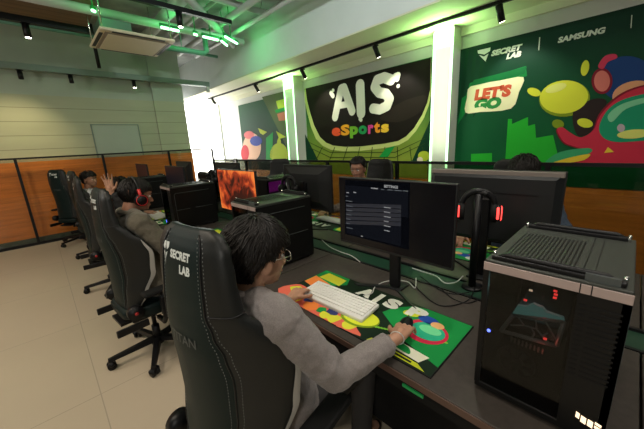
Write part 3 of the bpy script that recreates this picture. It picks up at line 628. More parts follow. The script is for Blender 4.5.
# ------------------------------------------------------------------ monitors
def make_monitor(label, w, h, zc, group, face=None, pale=False):
    """screen faces -x; origin on the desk under the screen centre"""
    t = thing('monitor', label, 'monitor', (0, 0, 0), 0, group)
    MB().box((-.012, -w/2, zc-h/2), (.012, w/2, zc+h/2), M['mon_dark'], bev=.004).build('screen_frame', t)
    sc = MB().box((-.0135, -w/2+.006, zc-h/2+.014), (-.012, w/2-.006, zc+h/2-.006), face or M['screen_black']).build('screen', t)
    b_ = MB()
    if pale:
        n = 10
        b_.rings([[(.012, s_*w/2*.985*1, zc+z_*h/2*.97) for s_, z_ in ((-1, -1), (1, -1), (1, 1), (-1, 1))], [(.045, s_*w/2*.9, zc+z_*h/2*(.80 if z_ > 0 else .85)) for s_, z_ in ((-1, -1), (1, -1), (1, 1), (-1, 1))]], M['mon_dark'], False)
        b_.build('back_cover', t)
        MB().box((.0125, -w/2+.004, zc+h/2-.030), (.030, w/2-.004, zc+h/2-.002), M['mon_pale'], bev=.004).build('top_trim', t)
        MB().box((.044, -w*.30, zc+.085), (.047, w*.36, zc+.092), M['black']).build('air_slot', t)
    else:
        b_.rings([[(.012, s_*w/2*.9, zc+z_*h/2*.9) for s_, z_ in ((-1, -1), (1, -1), (1, 1), (-1, 1))], [(.04, s_*w/2*.6, zc+z_*h/2*.6) for s_, z_ in ((-1, -1), (1, -1), (1, 1), (-1, 1))]], M['mon_dark'], False)
        b_.build('back_cover', t)
    st = MB().box((.045, -.032, .012), (.075, .032, zc+.06), M['black'], bev=.008).box((.02, -.05, zc-.05), (.06, .05, zc+.05), M['black'], bev=.01); st.build('stand_column', t)
    ft = MB()
    for a in (-.9, .9):
        ft.prism([(.06+.0, -.018, 0), (.06-.21*math.cos(a), -.018+.24*math.sin(a), 0), (.06-.21*math.cos(a)+.012, .018+.24*math.sin(a), 0), (.06, .018, 0)], (0, 0, .011), M['mon_dark'])
    ft.box((.03, -.05, 0), (.13, .05, .012), M['mon_dark'], bev=.004); ft.build('stand_foot', t)
    return t
mz = (1.378+.972)/2-DZ; mh = .405
mon0 = make_monitor('black monitor showing a dark settings menu in front of the player in grey', .70, mh, mz, 'monitors on the near desks'); mon0.location = (1.30, .86, DZ)
# the settings menu
scr_m = [mat('ui_blue', (.008, .009, .013), .4, emit=.09, ecol=(.08, .09, .13)), mat('ui_text', (.25, .27, .3), .4, emit=.30, ecol=(.5, .52, .58)), mat('ui_row', (.012, .014, .022), .3, emit=.09, ecol=(.08, .10, .16)), mat('ui_dim', (.08, .1, .12), .4, emit=.14, ecol=(.4, .45, .52))]
def spt(px, py, lift): p = at(px, py, 0, 1.2865-lift); return (p.x-1.30, p.y-.86, p.z-DZ)
u = MB()
u.prism([spt(*p, 0) for p in ((345, 180), (410, 183), (409, 250), (345, 234))], (.0004, 0, 0), scr_m[0])
for k in range(5):
    y = 203.3+k*4.35; u.prism([spt(346, y, .0006), spt(401, y+1.6, .0006), spt(401, y+5.4, .0006), spt(346, y+3.4, .0006)], (.0003, 0, 0), scr_m[2])
u.build('menu_panel', mon0)
def stext(body, px, py, h, m, bold=.0, slope=.05):
    """a line of menu text; h in metres on the screen"""
    o = spt(px, py, .0012); mb = MB(); n = len(body); w = h*.72*n
    lettering(mb, body, m, lambda u_, v_: (o[0], o[1]-w*u_, o[2]+h*v_), bold)
    return mb
u = MB()
for args in (('SETTINGS', 384, 187.5, .0145, 1, .03),):
    m_ = stext(args[0], args[1], args[2], args[3], scr_m[args[4]], .03); o_ = len(u.v)
    u.v += m_.v; k = u.mi(scr_m[1]); u.f += [[i+o_ for i in f] for f in m_.f]; u.m += [k]*len(m_.f); u.sm += [False]*len(m_.f)
# entries too small to read in the photo: short illegible dashes
def dash(px, py, w, m, h=.0045):
    o = spt(px, py, .0012); x = 0
    while x < w-.004:
        q = min(random.uniform(.003, .007), w-x); u.box((o[0], o[1]-x, o[2]), (o[0]+.0003, o[1]-x-q, o[2]+h), m); x += q+.0015
for px, py, w, i_ in ((371, 188.6, .045, 1), (381, 189.8, .022, 3), (387.5, 190.2, .03, 3), (394.5, 190.7, .04, 3), (403, 191.2, .03, 3), (346.5, 193, .018, 1), (353.5, 192.8, .022, 1), (345.8, 196.4, .02, 3), (345.8, 201, .05, 3), (361, 236.5, .014, 1)): dash(px, py, w, scr_m[i_], .006 if i_ == 1 else .0045)
for k in range(6):
    dash(346.5, 206+k*4.35, random.uniform(.025, .06), scr_m[3]); dash(384, 207.6+k*4.6, random.uniform(.03, .045), scr_m[1])
u.build('menu_text', mon0)
# burning orange screen
fire = bpy.data.materials.new('screen_fire'); fire.use_nodes = True; nt = fire.node_tree; b = nt.nodes['Principled BSDF']; tc = nt.nodes.new('ShaderNodeTexCoord')
nz = nt.nodes.new('ShaderNodeTexNoise'); nz.inputs['Scale'].default_value = 7; nz.inputs['Detail'].default_value = 5; nz.inputs['Distortion'].default_value = 1.2; nt.links.new(tc.outputs['Object'], nz.inputs['Vector'])
sy = nt.nodes.new('ShaderNodeSeparateXYZ'); nt.links.new(tc.outputs['Object'], sy.inputs[0])
def _m(op, a_, v=None, b__=None):
    n = nt.nodes.new('ShaderNodeMath'); n.operation = op; nt.links.new(a_, n.inputs[0])
    if v is not None: n.inputs[1].default_value = v
    if b__ is not None: nt.links.new(b__, n.inputs[1])
    return n.outputs[0]
ey_ = _m('POWER', _m('MULTIPLY', _m('ABSOLUTE', sy.outputs['Y']), 1/.35), 3); ez_ = _m('POWER', _m('MULTIPLY', _m('ABSOLUTE', _m('SUBTRACT', sy.outputs['Z'], mz)), 1/.2), 3)
edge = _m('MULTIPLY', _m('MAXIMUM', ey_, None, ez_), .34); burn = _m('SUBTRACT', _m('ADD', nz.outputs['Fac'], None, edge), .12)
rp = nt.nodes.new('ShaderNodeValToRGB'); e = rp.color_ramp.elements; e[0].position = .38; e[0].color = (.03, .004, .002, 1); e[1].position = .80; e[1].color = (1, .26, .05, 1)
q_ = rp.color_ramp.elements.new(.55); q_.color = (.42, .045, .012, 1); nt.links.new(burn, rp.inputs[0]); nt.links.new(rp.outputs[0], b.inputs['Base Color']); nt.links.new(rp.outputs[0], b.inputs['Emission Color']); b.inputs['Emission Strength'].default_value = .5
mon1 = make_monitor('monitor glowing with a fiery orange and red picture', .70, mh, mz, 'monitors on the near desks', fire); mon1.location = (1.30, .86+PITCHY, DZ)
mon2 = make_monitor('narrow looking dark monitor past the grooved computer tower', .70, mh, mz, 'monitors on the near desks', mat('screen_dim', (.008, .008, .012), .3, emit=.01, ecol=(.2, .1, .3))); mon2.location = (1.30, .86+2*PITCHY, DZ)
mon3 = copy_tree(mon2, (1.30, .86+3*PITCHY, DZ), 0, 'farthest monitor on the near desks')
om = make_monitor('big monitor seen from behind with pale top edge, beside the headset', .695, .43, (1.38+.95)/2-DZ, 'monitors on the far desks', None, True); om.location = (1.885, .565, DZ); om.rotation_euler = (0, 0, PI)
# built facing -x, turned so that its back looks at the camera
om2 = make_monitor('dark greenish monitor back right of the black computer tower', .70, .43, (1.38+.95)/2-DZ, 'monitors on the far desks'); om2.location = (1.885, .55+PITCHY, DZ); om2.rotation_euler = (0, 0, PI)
copy_tree(om2, (1.885, .55+2*PITCHY, DZ), PI, 'dark monitor back beyond the fiery screen'); copy_tree(om2, (1.885, .55+3*PITCHY, DZ), PI, 'farthest dark monitor back of the opposite row')

# ------------------------------------------------------------------ desk mats
def make_mat(label):
    """print laid out with x away from the player and y to the player's left; 0.40 x 0.92"""
    t = thing('desk_mat', label, 'desk mat', (0, 0, 0), 0, 'printed desk mats')
    MB().box((-.205, -.47, 0), (.205, .47, .0045), M['black_rough'], bev=.002).build('base', t)
    a = MB(); k = [0]
    def pl(pts, m, lv): a.prism([(x, y, .0046+lv*.00025) for x, y in pts], (0, 0, -.0003), m)
    def el(cx, cy, rx, ry, m, lv, rot=0): pl([(cx+rx*math.cos(t_)*math.cos(rot)-ry*math.sin(t_)*math.sin(rot), cy+rx*math.cos(t_)*math.sin(rot)+ry*math.sin(t_)*math.cos(rot)) for t_ in [2*PI*j/26 for j in range(26)]], m, lv)
    pl([(-.2, -.465), (.2, -.465), (.2, .465), (-.2, .465)], P('mat_ground', 22, 40, 26), 1)
    pl([(.2, -.465), (.2, -.25), (.17, -.18), (.10, -.12), (.03, -.1), (-.02, -.18), (-.09, -.30), (-.14, -.465)], P('mat_green', 24, 140, 66), 2)
    pl([(.2, .465), (.2, .26), (.13, .22), (.05, .30), (.02, .465)], P('mat_green', 24, 140, 66), 2)
    pl([(.18, .42), (.17, .26), (.09, .25), (.10, .43)], P('mat_lime', 214, 216, 60), 3); pl([(.10, .46), (.07, .30), (-.02, .36), (.0, .46)], P('mat_orange', 230, 130, 60), 3)
    pl(curve([(-.198, .463), (-.06, .463), (-.05, .36), (-.075, .22), (-.06, .12), (-.09, .0), (-.15, -.08), (-.198, -.10)], 4), P('mat_coral', 220, 105, 85), 2.5)
    for j, (x, y, r, c) in enumerate(((-.12, .38, .05, 'mat_lime'), (-.16, .22, .05, 'mat_orange'), (-.10, .14, .055, 'mat_coral'), (-.17, .05, .04, 'mat_lime'), (-.13, .27, .035, 'mat_navy'), (-.17, .42, .03, 'mat_coral'), (-.09, .30, .03, 'mat_coral'), (-.18, -.02, .03, 'mat_coral'), (-.06, .05, .03, 'mat_orange'), (-.16, .14, .03, 'mat_green'), (-.175, .32, .025, 'mat_lime'), (-.10, .42, .04, 'mat_lime'), (-.13, .09, .04, 'mat_navy'), (-.18, .10, .03, 'mat_lime'), (-.09, .20, .035, 'mat_lime'), (-.16, -.05, .035, 'mat_lime'), (-.08, .02, .03, 'mat_lime'))):
        cm = {'mat_lime': (214, 216, 60), 'mat_orange': (235, 140, 70), 'mat_coral': (220, 105, 85), 'mat_navy': (50, 60, 110), 'mat_green': (24, 140, 66)}[c]
        pl(curve([(x+r*math.cos(t_)*(.7+.5*((j*7+i*3) % 5)/5), y+r*math.sin(t_)*(.7+.6*((j*5+i*2) % 4)/4)) for i, t_ in enumerate([2*PI*i/7 for i in range(7)])], 3), P(c, *cm), 3+j*.1)
    el(-.085, -.050, .068, .10, P('mat_limed', 120, 150, 30), 5, .2); el(-.078, -.050, .060, .092, P('mat_lime2', 212, 222, 56), 6, .2)
    el(.03, -.33, .085, .095, P('mat_red', 200, 40, 70), 5); el(.035, -.335, .062, .075, P('mat_teal', 40, 170, 130), 6); el(.05, -.34, .03, .05, P('mat_teal2', 110, 210, 150), 7)
    el(.115, -.30, .03, .05, P('mat_blue', 40, 80, 170), 6); el(.10, -.35, .025, .03, P('mat_peach', 235, 180, 120), 7); el(.12, -.22, .03, .05, P('mat_lime2', 212, 222, 56), 6, .5)
    pl([(-.10, -.22), (-.115, -.42), (-.165, -.40), (-.15, -.21)], P('mat_paper', 225, 225, 200), 5); pl(curve([(-.11, -.27), (-.115, -.33), (-.15, -.35), (-.14, -.27)], 4), P('mat_green', 24, 140, 66), 6)
    pl([(-.165, -.18), (-.172, -.40), (-.195, -.44), (-.19, -.17)], P('mat_lime3', 190, 200, 40), 5); pl([(-.172, -.20), (-.178, -.38), (-.188, -.38), (-.184, -.2)], P('mat_ink', 24, 30, 20), 6)
    for j in range(24):
        x = -.08+.12*((j*37) % 24)/24; y = -.12-.32*((j*13) % 24)/24; el(x-.02, y, .006, .009, P('mat_speck', 120, 190, 60), 4)
    a.build('print', t)
    l_ = MB(); wz = .0046+.0022
    for body, y1, y2, x1, x2, m_ in (('A', .125, .030, .085, .175, 'w'), ('I', .005, -.025, .08, .175, 'w'), ('S', -.055, -.140, .08, .175, 'w'), ('P', -.185, -.280, .09, .18, 'w')):
        lettering(l_, body, P('mat_letter', 226, 228, 216) if m_ == 'w' else P('mat_letter_green', 190, 214, 150), lambda u_, v_: (x1+(x2-x1)*v_, y1+(y2-y1)*u_, wz), .07)
    l_.build('lettering', t)
    return t
mat0 = make_mat('bright green and yellow printed desk mat under the nearest white keyboard'); mat0.location = (1.068, .865, DZ)
copy_tree(mat0, (1.07, .865+PITCHY, DZ), 0, 'printed desk mat in front of the player in brown'); copy_tree(mat0, (1.07, .865+2*PITCHY, DZ), 0, 'printed desk mat farther along the near row')
copy_tree(mat0, (2.20, .45, DZ), PI, 'printed desk mat behind the headset, under the far hand'); copy_tree(mat0, (2.16, .55+PITCHY, DZ), PI, 'printed desk mat of the player in the patterned shirt')
copy_tree(mat0, (2.16, .55+2*PITCHY, DZ), PI, 'printed desk mat at the far end of the opposite row')
# ------------------------------------------------------------------ keyboards
def make_kb(label):
    t = thing('keyboard', label, 'keyboard', (0, 0, 0), 0, 'white keyboards')
    X = Matrix.Rotation(math.radians(-4), 4, 'Y')
    MB().box((-.078, -.215, .004), (.078, .215, .024), M['kb'], X, bev=.006).build('case', t)
    rows = [(.062, [1]*21), (.038, [1]*13+[2]+[1]*7), (.018, [1.5]+[1]*12+[1.5]+[1]*6), (-.002, [1.75]+[1]*11+[2.25]+[1]*4), (-.022, [2.25]+[1]*10+[2.75]+[1]*5), (-.044, [1.3]*3+[6]+[1.3]*3+[1]*5)]
    k_ = MB()
    for x, ws in rows:
        tot = sum(ws); y = .205; un = .41/tot
        for w in ws:
            k_.box((x-.0085, y-w*un+.0012, .024), (x+.0085, y-.0012, .031), M['keys'], X); y -= w*un
    k_.build('keys', t); MB().box((-.078, -.2, 0), (-.06, .2, .004), M['kb']).build('foot', t)
    return t
kb0 = make_kb('white keyboard under the left hand of the player in grey'); kb0.location = (1.022, 1.0, DZ+.005); kb0.rotation_euler = (0, 0, math.radians(3))
copy_tree(kb0, (1.02, 2.62, DZ+.005), 0, 'white keyboard in front of the player in brown'); copy_tree(kb0, (1.02, 4.25, DZ+.005), 0, 'white keyboard farther along the near row')
copy_tree(kb0, (2.20, 2.15, DZ+.005), PI, 'white keyboard of the player in the patterned shirt')
# mouse under the right hand
def make_mouse(label):
    t = thing('computer_mouse', label, 'mouse', (0, 0, 0), 0, 'mice')
    MB().ell((0, 0, .012), (.056, .030, .024), M['black'], n=20, k=12).build('body', t); MB().box((.02, -.0015, .030), (.045, .0015, .036), M['mon_dark']).build('scroll_wheel', t); return t
ms = make_mouse('black mouse under the right hand of the player in grey'); 
# cables
def cable(pts, r, m, label, cat='cable'):
    P_ = [Vector(p) for p in pts]; out = []
    for i in range(len(P_)-1):
        a, b, c, d = P_[max(i-1, 0)], P_[i], P_[i+1], P_[min(i+2, len(P_)-1)]
        for k in range(6): t = k/6; out.append(.5*((2*b)+(c-a)*t+(2*a-5*b+4*c-d)*t*t+(3*b-a-3*c+d)*t**3))
    out.append(P_[-1]); o = MB().tube(out, r, m, 8).build('cable'); tag(o, label, cat); return o
def dz(px, py, h=.004): p = at(px, py, 2, DZ+h); return (p.x, p.y, DZ+h)
cable([dz(363, 296), dz(372, 293, .01), dz(375, 287), dz(384, 282), dz(396, 280.5), dz(408, 282), dz(415, 288), dz(416, 278)], .0028, M['white_cable'], 'white cable looping from the nearest keyboard to the monitor stand')
cable([dz(412, 268, .02), dz(424, 272), dz(436, 276), dz(445, 283), dz(456, 282), dz(463, 276)], .0032, M['white_cable'], 'white cable curling on the desk left of the headset stand')
cable([dz(410, 281), dz(430, 300), dz(446, 306), dz(468, 300), dz(476, 285)], .0028, M['black'], 'black cable looping from the monitor stand to the headset stand')
cable([dz(420, 276), dz(440, 290), dz(455, 294), dz(470, 292)], .0028, M['black'], 'thin black cable lying over the green trough')
cable([dz(322, 240), dz(330, 247), dz(341, 252), dz(352, 256), dz(360, 262)], .003, M['white_cable'], 'white cable below the left corner of the nearest monitor')
cable([dz(419, 282), dz(430, 284), dz(440, 288), dz(452, 298), dz(466, 303), dz(478, 300)], .0025, M['black'], 'black cord crossing the trough to the glass-front tower')
# headset on its stand
hs = thing('headset_stand', 'black stand carrying the red-lit headset in front of the big monitor', 'headset stand', (1.66, .545, DZ-.01))
MB().cyl((0, 0, 0), (0, 0, .012), .055, M['black'], 28, .05).build('base', hs); MB().cyl((0, 0, .012), (0, 0, .545), .020, M['black'], 14).build('pole', hs)
MB().tube([(0, .045, .54), (0, .03, .55), (0, -.03, .55), (0, -.045, .54)], .012, M['black'], 10).build('hook', hs)
def make_headset(t, cz, r=.085, rot=None, glow=True, cupr=.042):
    """band over the top in the local y-z plane, cups at +-y"""
    pts = [(0, r*math.cos(a), cz+r*1.05*math.sin(a)) for a in [math.radians(-8+196*k/22) for k in range(23)]]
    MB().tube(pts, .014, M['black'], 8).build('headband', t)
    MB().tube([(0, y*.93, (z-cz)*.94+cz) for x, y, z in pts[5:18]], .013, M['black_rough'], 8).build('band_cushion', t)
    for s_ in (-1, 1):
        cp = MB().cyl((0, s_*(r+.008), cz-.035), (0, s_*(r+.028), cz-.035), cupr, M['black'], 24, cupr*.85).build('ear_cup', t)
        if glow: MB().tube([(cupr*.72*math.cos(a), s_*(r+.030), cz-.035+cupr*.72*math.sin(a)) for a in [math.radians(30+240*k/14) for k in range(15)]], .004, M['red_glow'], 6).tube([(cupr*1.0*math.cos(a), s_*(r+.014), cz-.035+cupr*1.0*math.sin(a)) for a in [math.radians(135+70*k/10) for k in range(11)]], .006, M['red_glow'], 6).build('light_ring', cp)
        MB().cyl((0, s_*(r+.008), cz-.035), (0, s_*(r-.016), cz-.035), cupr*1.02, M['black_rough'], 24, cupr*.9).build('ear_pad', t)
    return t
hd = thing('headset', 'black headset with red glowing ear cups hanging on the stand', 'headset', (1.66, .545, DZ+.563), math.radians(19)); make_headset(hd, -.092, .078, cupr=.050)
for k_, lab in ((1, 'second headset stand, behind the black computer tower'), (2, 'farther headset stand beyond the fiery screen')):
    copy_tree(hs, (1.66, .545+PITCHY*k_, DZ-.01), 0, lab); h_ = thing('headset', ('unlit black headset hanging before the greenish monitor back', 'farthest unlit headset hanging on its stand')[k_-1], 'headset', (1.66, .545+PITCHY*k_, DZ+.563), math.radians(10)); make_headset(h_, -.092, .080, glow=False)
# light under the near desk
o = MB().box((.848, .415, .652), (.8545, .50, .664), M['green_glow']).build('light_strip'); tag(o, 'green glowing strip under the front edge of the nearest desk', 'light strip')

# ================================================================== CHAIRS
def lerp_tab(tab, t):
    for (a, *va), (b, *vb) in zip(tab[:-1], tab[1:]):
        if t <= b:
            k = max(0, min(1, (t-a)/(b-a))); k = k*k*(3-2*k); return [x+(y-x)*k for x, y in zip(va, vb)]
    return list(tab[-1][1:])
BT = [(0, .215, .09, .03), (.12, .245, .10, .08), (.30, .270, .10, .15), (.46, .278, .10, .165), (.56, .265, .10, .14), (.65, .228, .095, .075), (.72, .196, .085, .03), (.84, .185, .078, .016), (.93, .175, .070, .010), (.975, .152, .055, .005), (1.0, .11, .03, 0)]
HB = .852
def bpt(t, a, lean, x0, z0):
    w, th, wing = lerp_tab(BT, t); ca, sa = math.cos(a), math.sin(a)
    l = w*math.copysign(abs(ca)**.55, ca); f = th/2*math.copysign(abs(sa)**.75, sa)+wing*(abs(l)/w)**2.2
    if sa > 0: f -= .02*sa*(1-(l/w)**2)*min(1, t*5)
    s_ = t*HB; f += .02*math.sin(PI*min(1, t*1.1))+.075*max(0, (t-.55)/.45)**1.4
    return Vector((x0+f*math.cos(lean)-s_*math.sin(lean), l, z0+s_*math.cos(lean)+f*math.sin(lean)))
def backpt(lat, s_, lean, x0, z0, off=.0015):
    w, th, wing = lerp_tab(BT, s_/HB); q = min(1, abs(lat)/w); ca = q**(1/.55); sa = -math.sqrt(max(0, 1-ca*ca)); a = math.atan2(sa, math.copysign(ca, lat if lat else 1))
    p = bpt(s_/HB, a, lean, x0, z0); return p+Vector((-off*math.cos(lean), 0, -off*math.sin(lean)))
def make_chair(label, lean=math.radians(11), x0=-.19, star=0, marks=True, group='racing style chairs of the near row', detail=1, swivel_arm=True):
    t = thing('gaming_chair', label, 'chair', (0, 0, 0), 0, group); z0 = .50
    NT, NA = 44, 48
    ts = [(k/NT) for k in range(NT+1)]; ts = [1-(1-x)**1.25 for x in ts]
    mb = MB(); rs = [[bpt(tt, 2*PI*k/NA, lean, x0, z0) for k in range(NA)] for tt in ts]; mb.rings(rs, M['leather'])
    # the side faces are covered in smoother black leather
    for i, f in enumerate(mb.f[:NT*NA]):
        k = i % NA; ang = 2*PI*(k+.5)/NA; 
        if math.sin(ang) > -.93 : mb.m[i] = mb.mi(M['leather_side'])
    br_ = mb.build('backrest', t)
    # seams and stitches
    st = MB()
    for sgn in (1, -1):
        for ang in (math.radians(-73), math.radians(-64)):
            a_ = ang if sgn > 0 else PI-ang
            pts = [bpt(tt, a_, lean, x0, z0) for tt in [k/150*.985 for k in range(151)]]
            for k in range(0, 150, 2 if detail else 3):
                st.tube([pts[k], pts[k].lerp(pts[k+1], .8)], .0013, M['stitch'], 4)
    st.build('stitching', br_)
    sm_ = MB()
    for sgn in (1, -1):
        a_ = math.radians(-68.5) if sgn > 0 else PI-math.radians(-68.5)
        sm_.tube([bpt(tt, a_, lean, x0, z0) for tt in [k/60*.985 for k in range(61)]], .0032, M['black'], 6)
        pts = [bpt(.72, math.radians(-66+8*k) if sgn > 0 else PI-math.radians(-66+8*k), lean, x0, z0) for k in range(14)]; sm_.tube(pts, .003, M['black'], 6)
    sm_.build('seam', br_)
    # pale band along the front edge of the side wings
    for sgn in (1, -1):
        bd = MB(); L1 = []
        for k in range(22):
            tt = .02+.56*k/21; hw = .17*math.sin(PI*k/21)**.7+.01; c_a = math.radians(-4)
            L1.append([bpt(tt, (c_a+hw*q) if sgn > 0 else PI-(c_a+hw*q), lean, x0, z0)+Vector((.002, sgn*.005, 0)) for q in (-1, 0, 1)])
        vs = [p for r in L1 for p in r]; bd.add(vs, [(i*3+j, i*3+j+1, i*3+j+4, i*3+j+3) for i in range(21) for j in range(2)], M['band'], True); bd.build('side_band', br_)
    if marks:
        em = MB(); H0 = .745
        def sp(u_, v_): return backpt(u_, v_, lean, x0, z0)
        for poly in ([(.098, .802), (.072, .802), (.072, .790), (.079, .775), (.098, .786)], [(.068, .802), (.046, .802), (.046, .786), (.061, .776), (.068, .790)], [(.089, .772), (.0755, .765), (.0715, .725), (.0675, .765), (.055, .772), (.072, .742)]):
            em.add([sp((x-.072)*.8+.082, (z-.76)*.95+.765) for x, z in poly], [list(range(len(poly)))], M['print_white'])
        em.build('emblem', br_)
        l_ = MB()
        lettering(l_, 'SECRET', M['print_white'], lambda u_, v_: sp(.050-.108*u_, .762+.026*v_), .05); lettering(l_, 'LAB', M['print_white'], lambda u_, v_: sp(-.004-.055*u_, .722+.027*v_), .05); l_.build('lettering', br_)
        l_ = MB(); lettering(l_, 'TITAN', M['print_grey'], lambda u_, v_: sp(.062-.13*u_, .50+.030*v_), .01); l_.build('lettering', br_)
    # seat
    se = MB(); sec = []
    for k in range(15):
        x = -.22+.52*k/14; e_ = math.sin(PI*min(1, max(0, (k+.6)/15.2)))**.25; w = .255*e_; h = .055*e_
        ring = []
        for j in range(32):
            a = 2*PI*j/32; ca, sa = math.cos(a), math.sin(a); y_ = w*math.copysign(abs(ca)**.5, ca); z_ = .455+h*math.copysign(abs(sa)**.6, sa)+.035*(abs(y_)/.255)**3*(1 if sa > 0 else .1)-(.02*max(0, (x-.22)/.08) if sa > 0 else 0)
            ring.append((x, y_, z_))
        sec.append(ring)
    se.rings(sec, M['leather']); se.build('seat', t)
    MB().box((-.17, -.12, .36), (.12, .12, .40), M['black_metal'], bev=.01).box((-.24, -.10, .37), (-.13, .10, .39), M['black_metal']).build('seat_mechanism', t)
    for s_ in (-1, 1):
        MB().box((-.30, s_*.235-.012, .37), (-.10, s_*.235+.012, .42), M['black_metal'], bev=.006).cyl((x0-.01, s_*.215, .50), (x0-.01, s_*.262, .50), .05, M['black'], 20).cyl((x0-.01, s_*.262, .50), (x0-.01, s_*.265, .50), .012, M['red_glow'] if False else mat('recline_dot', (.5, .02, .02), .4) if s_ < 0 and 'recline' not in MAT_SLOTS else M['black'], 12).build('hinge_cover', t)
        ar = MB().tube([(-.02, s_*.20, .38), (-.02, s_*.30, .38), (-.01, s_*.315, .42), (0, s_*.315, .62)], .018, M['black'], 10).box((-.03, s_*.315-.022, .44), (.03, s_*.315+.022, .58), M['black'], bev=.006).build('armrest', t)
        MB().box((-.13, s_*.315-.045, .62), (.14, s_*.315+.045, .65), M['black_rough'], bev=.012).build('arm_pad', ar)
    MB().tube([(-.02, -.14, .37), (-.02, -.24, .36), (0, -.27, .36)], .006, M['black'], 6).build('tilt_lever', t)
    MB().cyl((0, 0, .09), (0, 0, .22), .028, M['black'], 20).cyl((0, 0, .22), (0, 0, .37), .016, M['chrome'] if False else M['black_metal'], 16).build('gas_lift', t)
    MB().cyl((0, 0, .065), (0, 0, .115), .05, M['black'], 24, .04).build('base_hub', t)
    for k in range(5):
        a = star+2*PI*k/5; d = Vector((math.cos(a), math.sin(a), 0)); n = Vector((-d.y, d.x, 0)); rg = []
        for j in range(7):
            q = .03+.31*j/6; w = .030-.012*j/6; z = .105-.030*j/6; h = .018-.006*j/6
            rg.append([d*q+n*w+Vector((0, 0, z-h)), d*q+n*w*.7+Vector((0, 0, z+h)), d*q-n*w*.7+Vector((0, 0, z+h)), d*q-n*w+Vector((0, 0, z-h))])
        bl = MB().rings(rg, M['black'], False).build('base_leg', t)
        c = d*.325; cm_ = MB().cyl(c+Vector((0, 0, .05)), c+Vector((0, 0, .085)), .009, M['black'], 8)
        ang = a+1.1+k*.7; w_ = Vector((math.cos(ang), math.sin(ang), 0)); ax_ = Vector((-w_.y, w_.x, 0))
        for s_ in (-1, 1): cm_.cyl(c+ax_*s_*.008+Vector((0, 0, .030)), c+ax_*s_*.026+Vector((0, 0, .030)), .030, M['black'], 18)
        cm_.cap(c+ax_*-.02+Vector((0, 0, .045)), c+ax_*.02+Vector((0, 0, .045)), .02, .02, M['black'], 10)
        cm_.build('caster', bl)
    return t
R10 = math.radians
CH = []
c0 = make_chair('black racing chair nearest the camera, white shield and lettering on its headrest', lean=R10(2.5), x0=-.22); c0.location = (.485, .94, 0); c0.rotation_euler = (0, 0, R10(10))
cA = make_chair('black chair second in line, directly beyond the nearest chair, under the player in brown', lean=R10(5), x0=-.16, star=R10(-45)); cA.location = (.44, 2.50, 0); cA.rotation_euler = (0, 0, R10(6))
cB = copy_tree(cA, (.46, 4.17, 0), R10(-2), 'black chair third in line, just behind the raised hand, its tall headrest catching light')
cC = copy_tree(cA, (.52, 5.80, 0), R10(8), 'black chair fourth in line, seating the player in a white shirt')
cD = copy_tree(cA, (.36, 6.95, 0), R10(38), 'empty black chair turned aside at the far end by the wood panelling')
oc = make_chair('black chair top behind the head of the man in the patterned shirt', lean=R10(8), x0=-.2, group='racing style chairs of the opposite row'); oc.location = (2.76, 2.12, 0); oc.rotation_euler = (0, 0, PI)
copy_tree(oc, (2.80, .74, 0), PI-.1, 'black chair top behind the dark haired player at the big monitor')
copy_tree(oc, (2.72, 3.95, 0), PI+.5, 'black chair of the opposite row above the fiery screen'); copy_tree(oc, (2.72, 5.7, 0), PI-.3, 'farthest black chair of the opposite row')

# ================================================================== PEOPLE
def loft(mb, secs, m, n=28):
    """secs: (centre x, y, z, rx, ry)"""
    mb.rings([[(cx+rx*math.cos(2*PI*k/n), cy+ry*math.sin(2*PI*k/n), cz) for k in range(n)] for cx, cy, cz, rx, ry in secs], m)
def hand_geo(mb, wrist, d, up, side, m, curl=(25, 35, 25), spread=1.0, thumb=45, s=1.0, each=None):
    """d = towards the fingers, up = back of the hand, side = +1 when the thumb lies on d x up ... side"""
    d = Vector(d).normalized(); up = Vector(up); up = (up-d*up.dot(d)).normalized(); l = up.cross(d)*side      # l points to the thumb side
    w = Vector(wrist)
    for o_, r1, r2 in ((-.028, .015, .013), (-.009, .017, .0135), (.010, .017, .0135), (.027, .015, .0125)):
        mb.cap(w+l*o_*.55*s, w+d*.082*s+l*o_*s, r1*s, r2*s, m, 10)
    mb.cap(w, w+d*.04*s, .023*s, .024*s, m, 12)
    lens = [(.040, .024, .019), (.045, .028, .021), (.041, .026, .020), (.032, .019, .017)]
    for i, (o_, L) in enumerate(zip((.028, .0095, -.0095, -.027), lens)):
        cu = each[i] if each else curl; p = w+d*.085*s+l*o_*s; ang = 0; sp_ = math.radians((1.5-i)*5*spread)
        for j, q in enumerate(L):
            ang += math.radians(cu[j]); dd = (d*math.cos(sp_)+l*math.sin(sp_)); dd = dd*math.cos(ang)-up*math.sin(ang); p2 = p+dd*q*s
            mb.cap(p, p2, (.0092-.0009*j)*s, (.0086-.0010*j)*s, m, 10); p = p2
    p = w+d*.018*s+l*.024*s; ta = math.radians(thumb); dd = (d*math.cos(ta)+l*math.sin(ta)-up*.25).normalized()
    p2 = p+dd*.040*s; mb.cap(w+d*.01*s+l*.01*s, p2, .015*s, .0115*s, m, 10); dd = (dd+d*.5-up*.15).normalized(); p3 = p2+dd*.030*s; mb.cap(p2, p3, .0110*s, .0098*s, m, 10)
    dd = (dd+d*.4).normalized(); mb.cap(p3, p3+dd*.022*s, .0098*s, .0080*s, m, 10)
def head_xf(c, yaw, pitch=0, roll=0):
    return Matrix.Translation(Vector(c)) @ Euler((roll, pitch, yaw)).to_matrix().to_4x4()
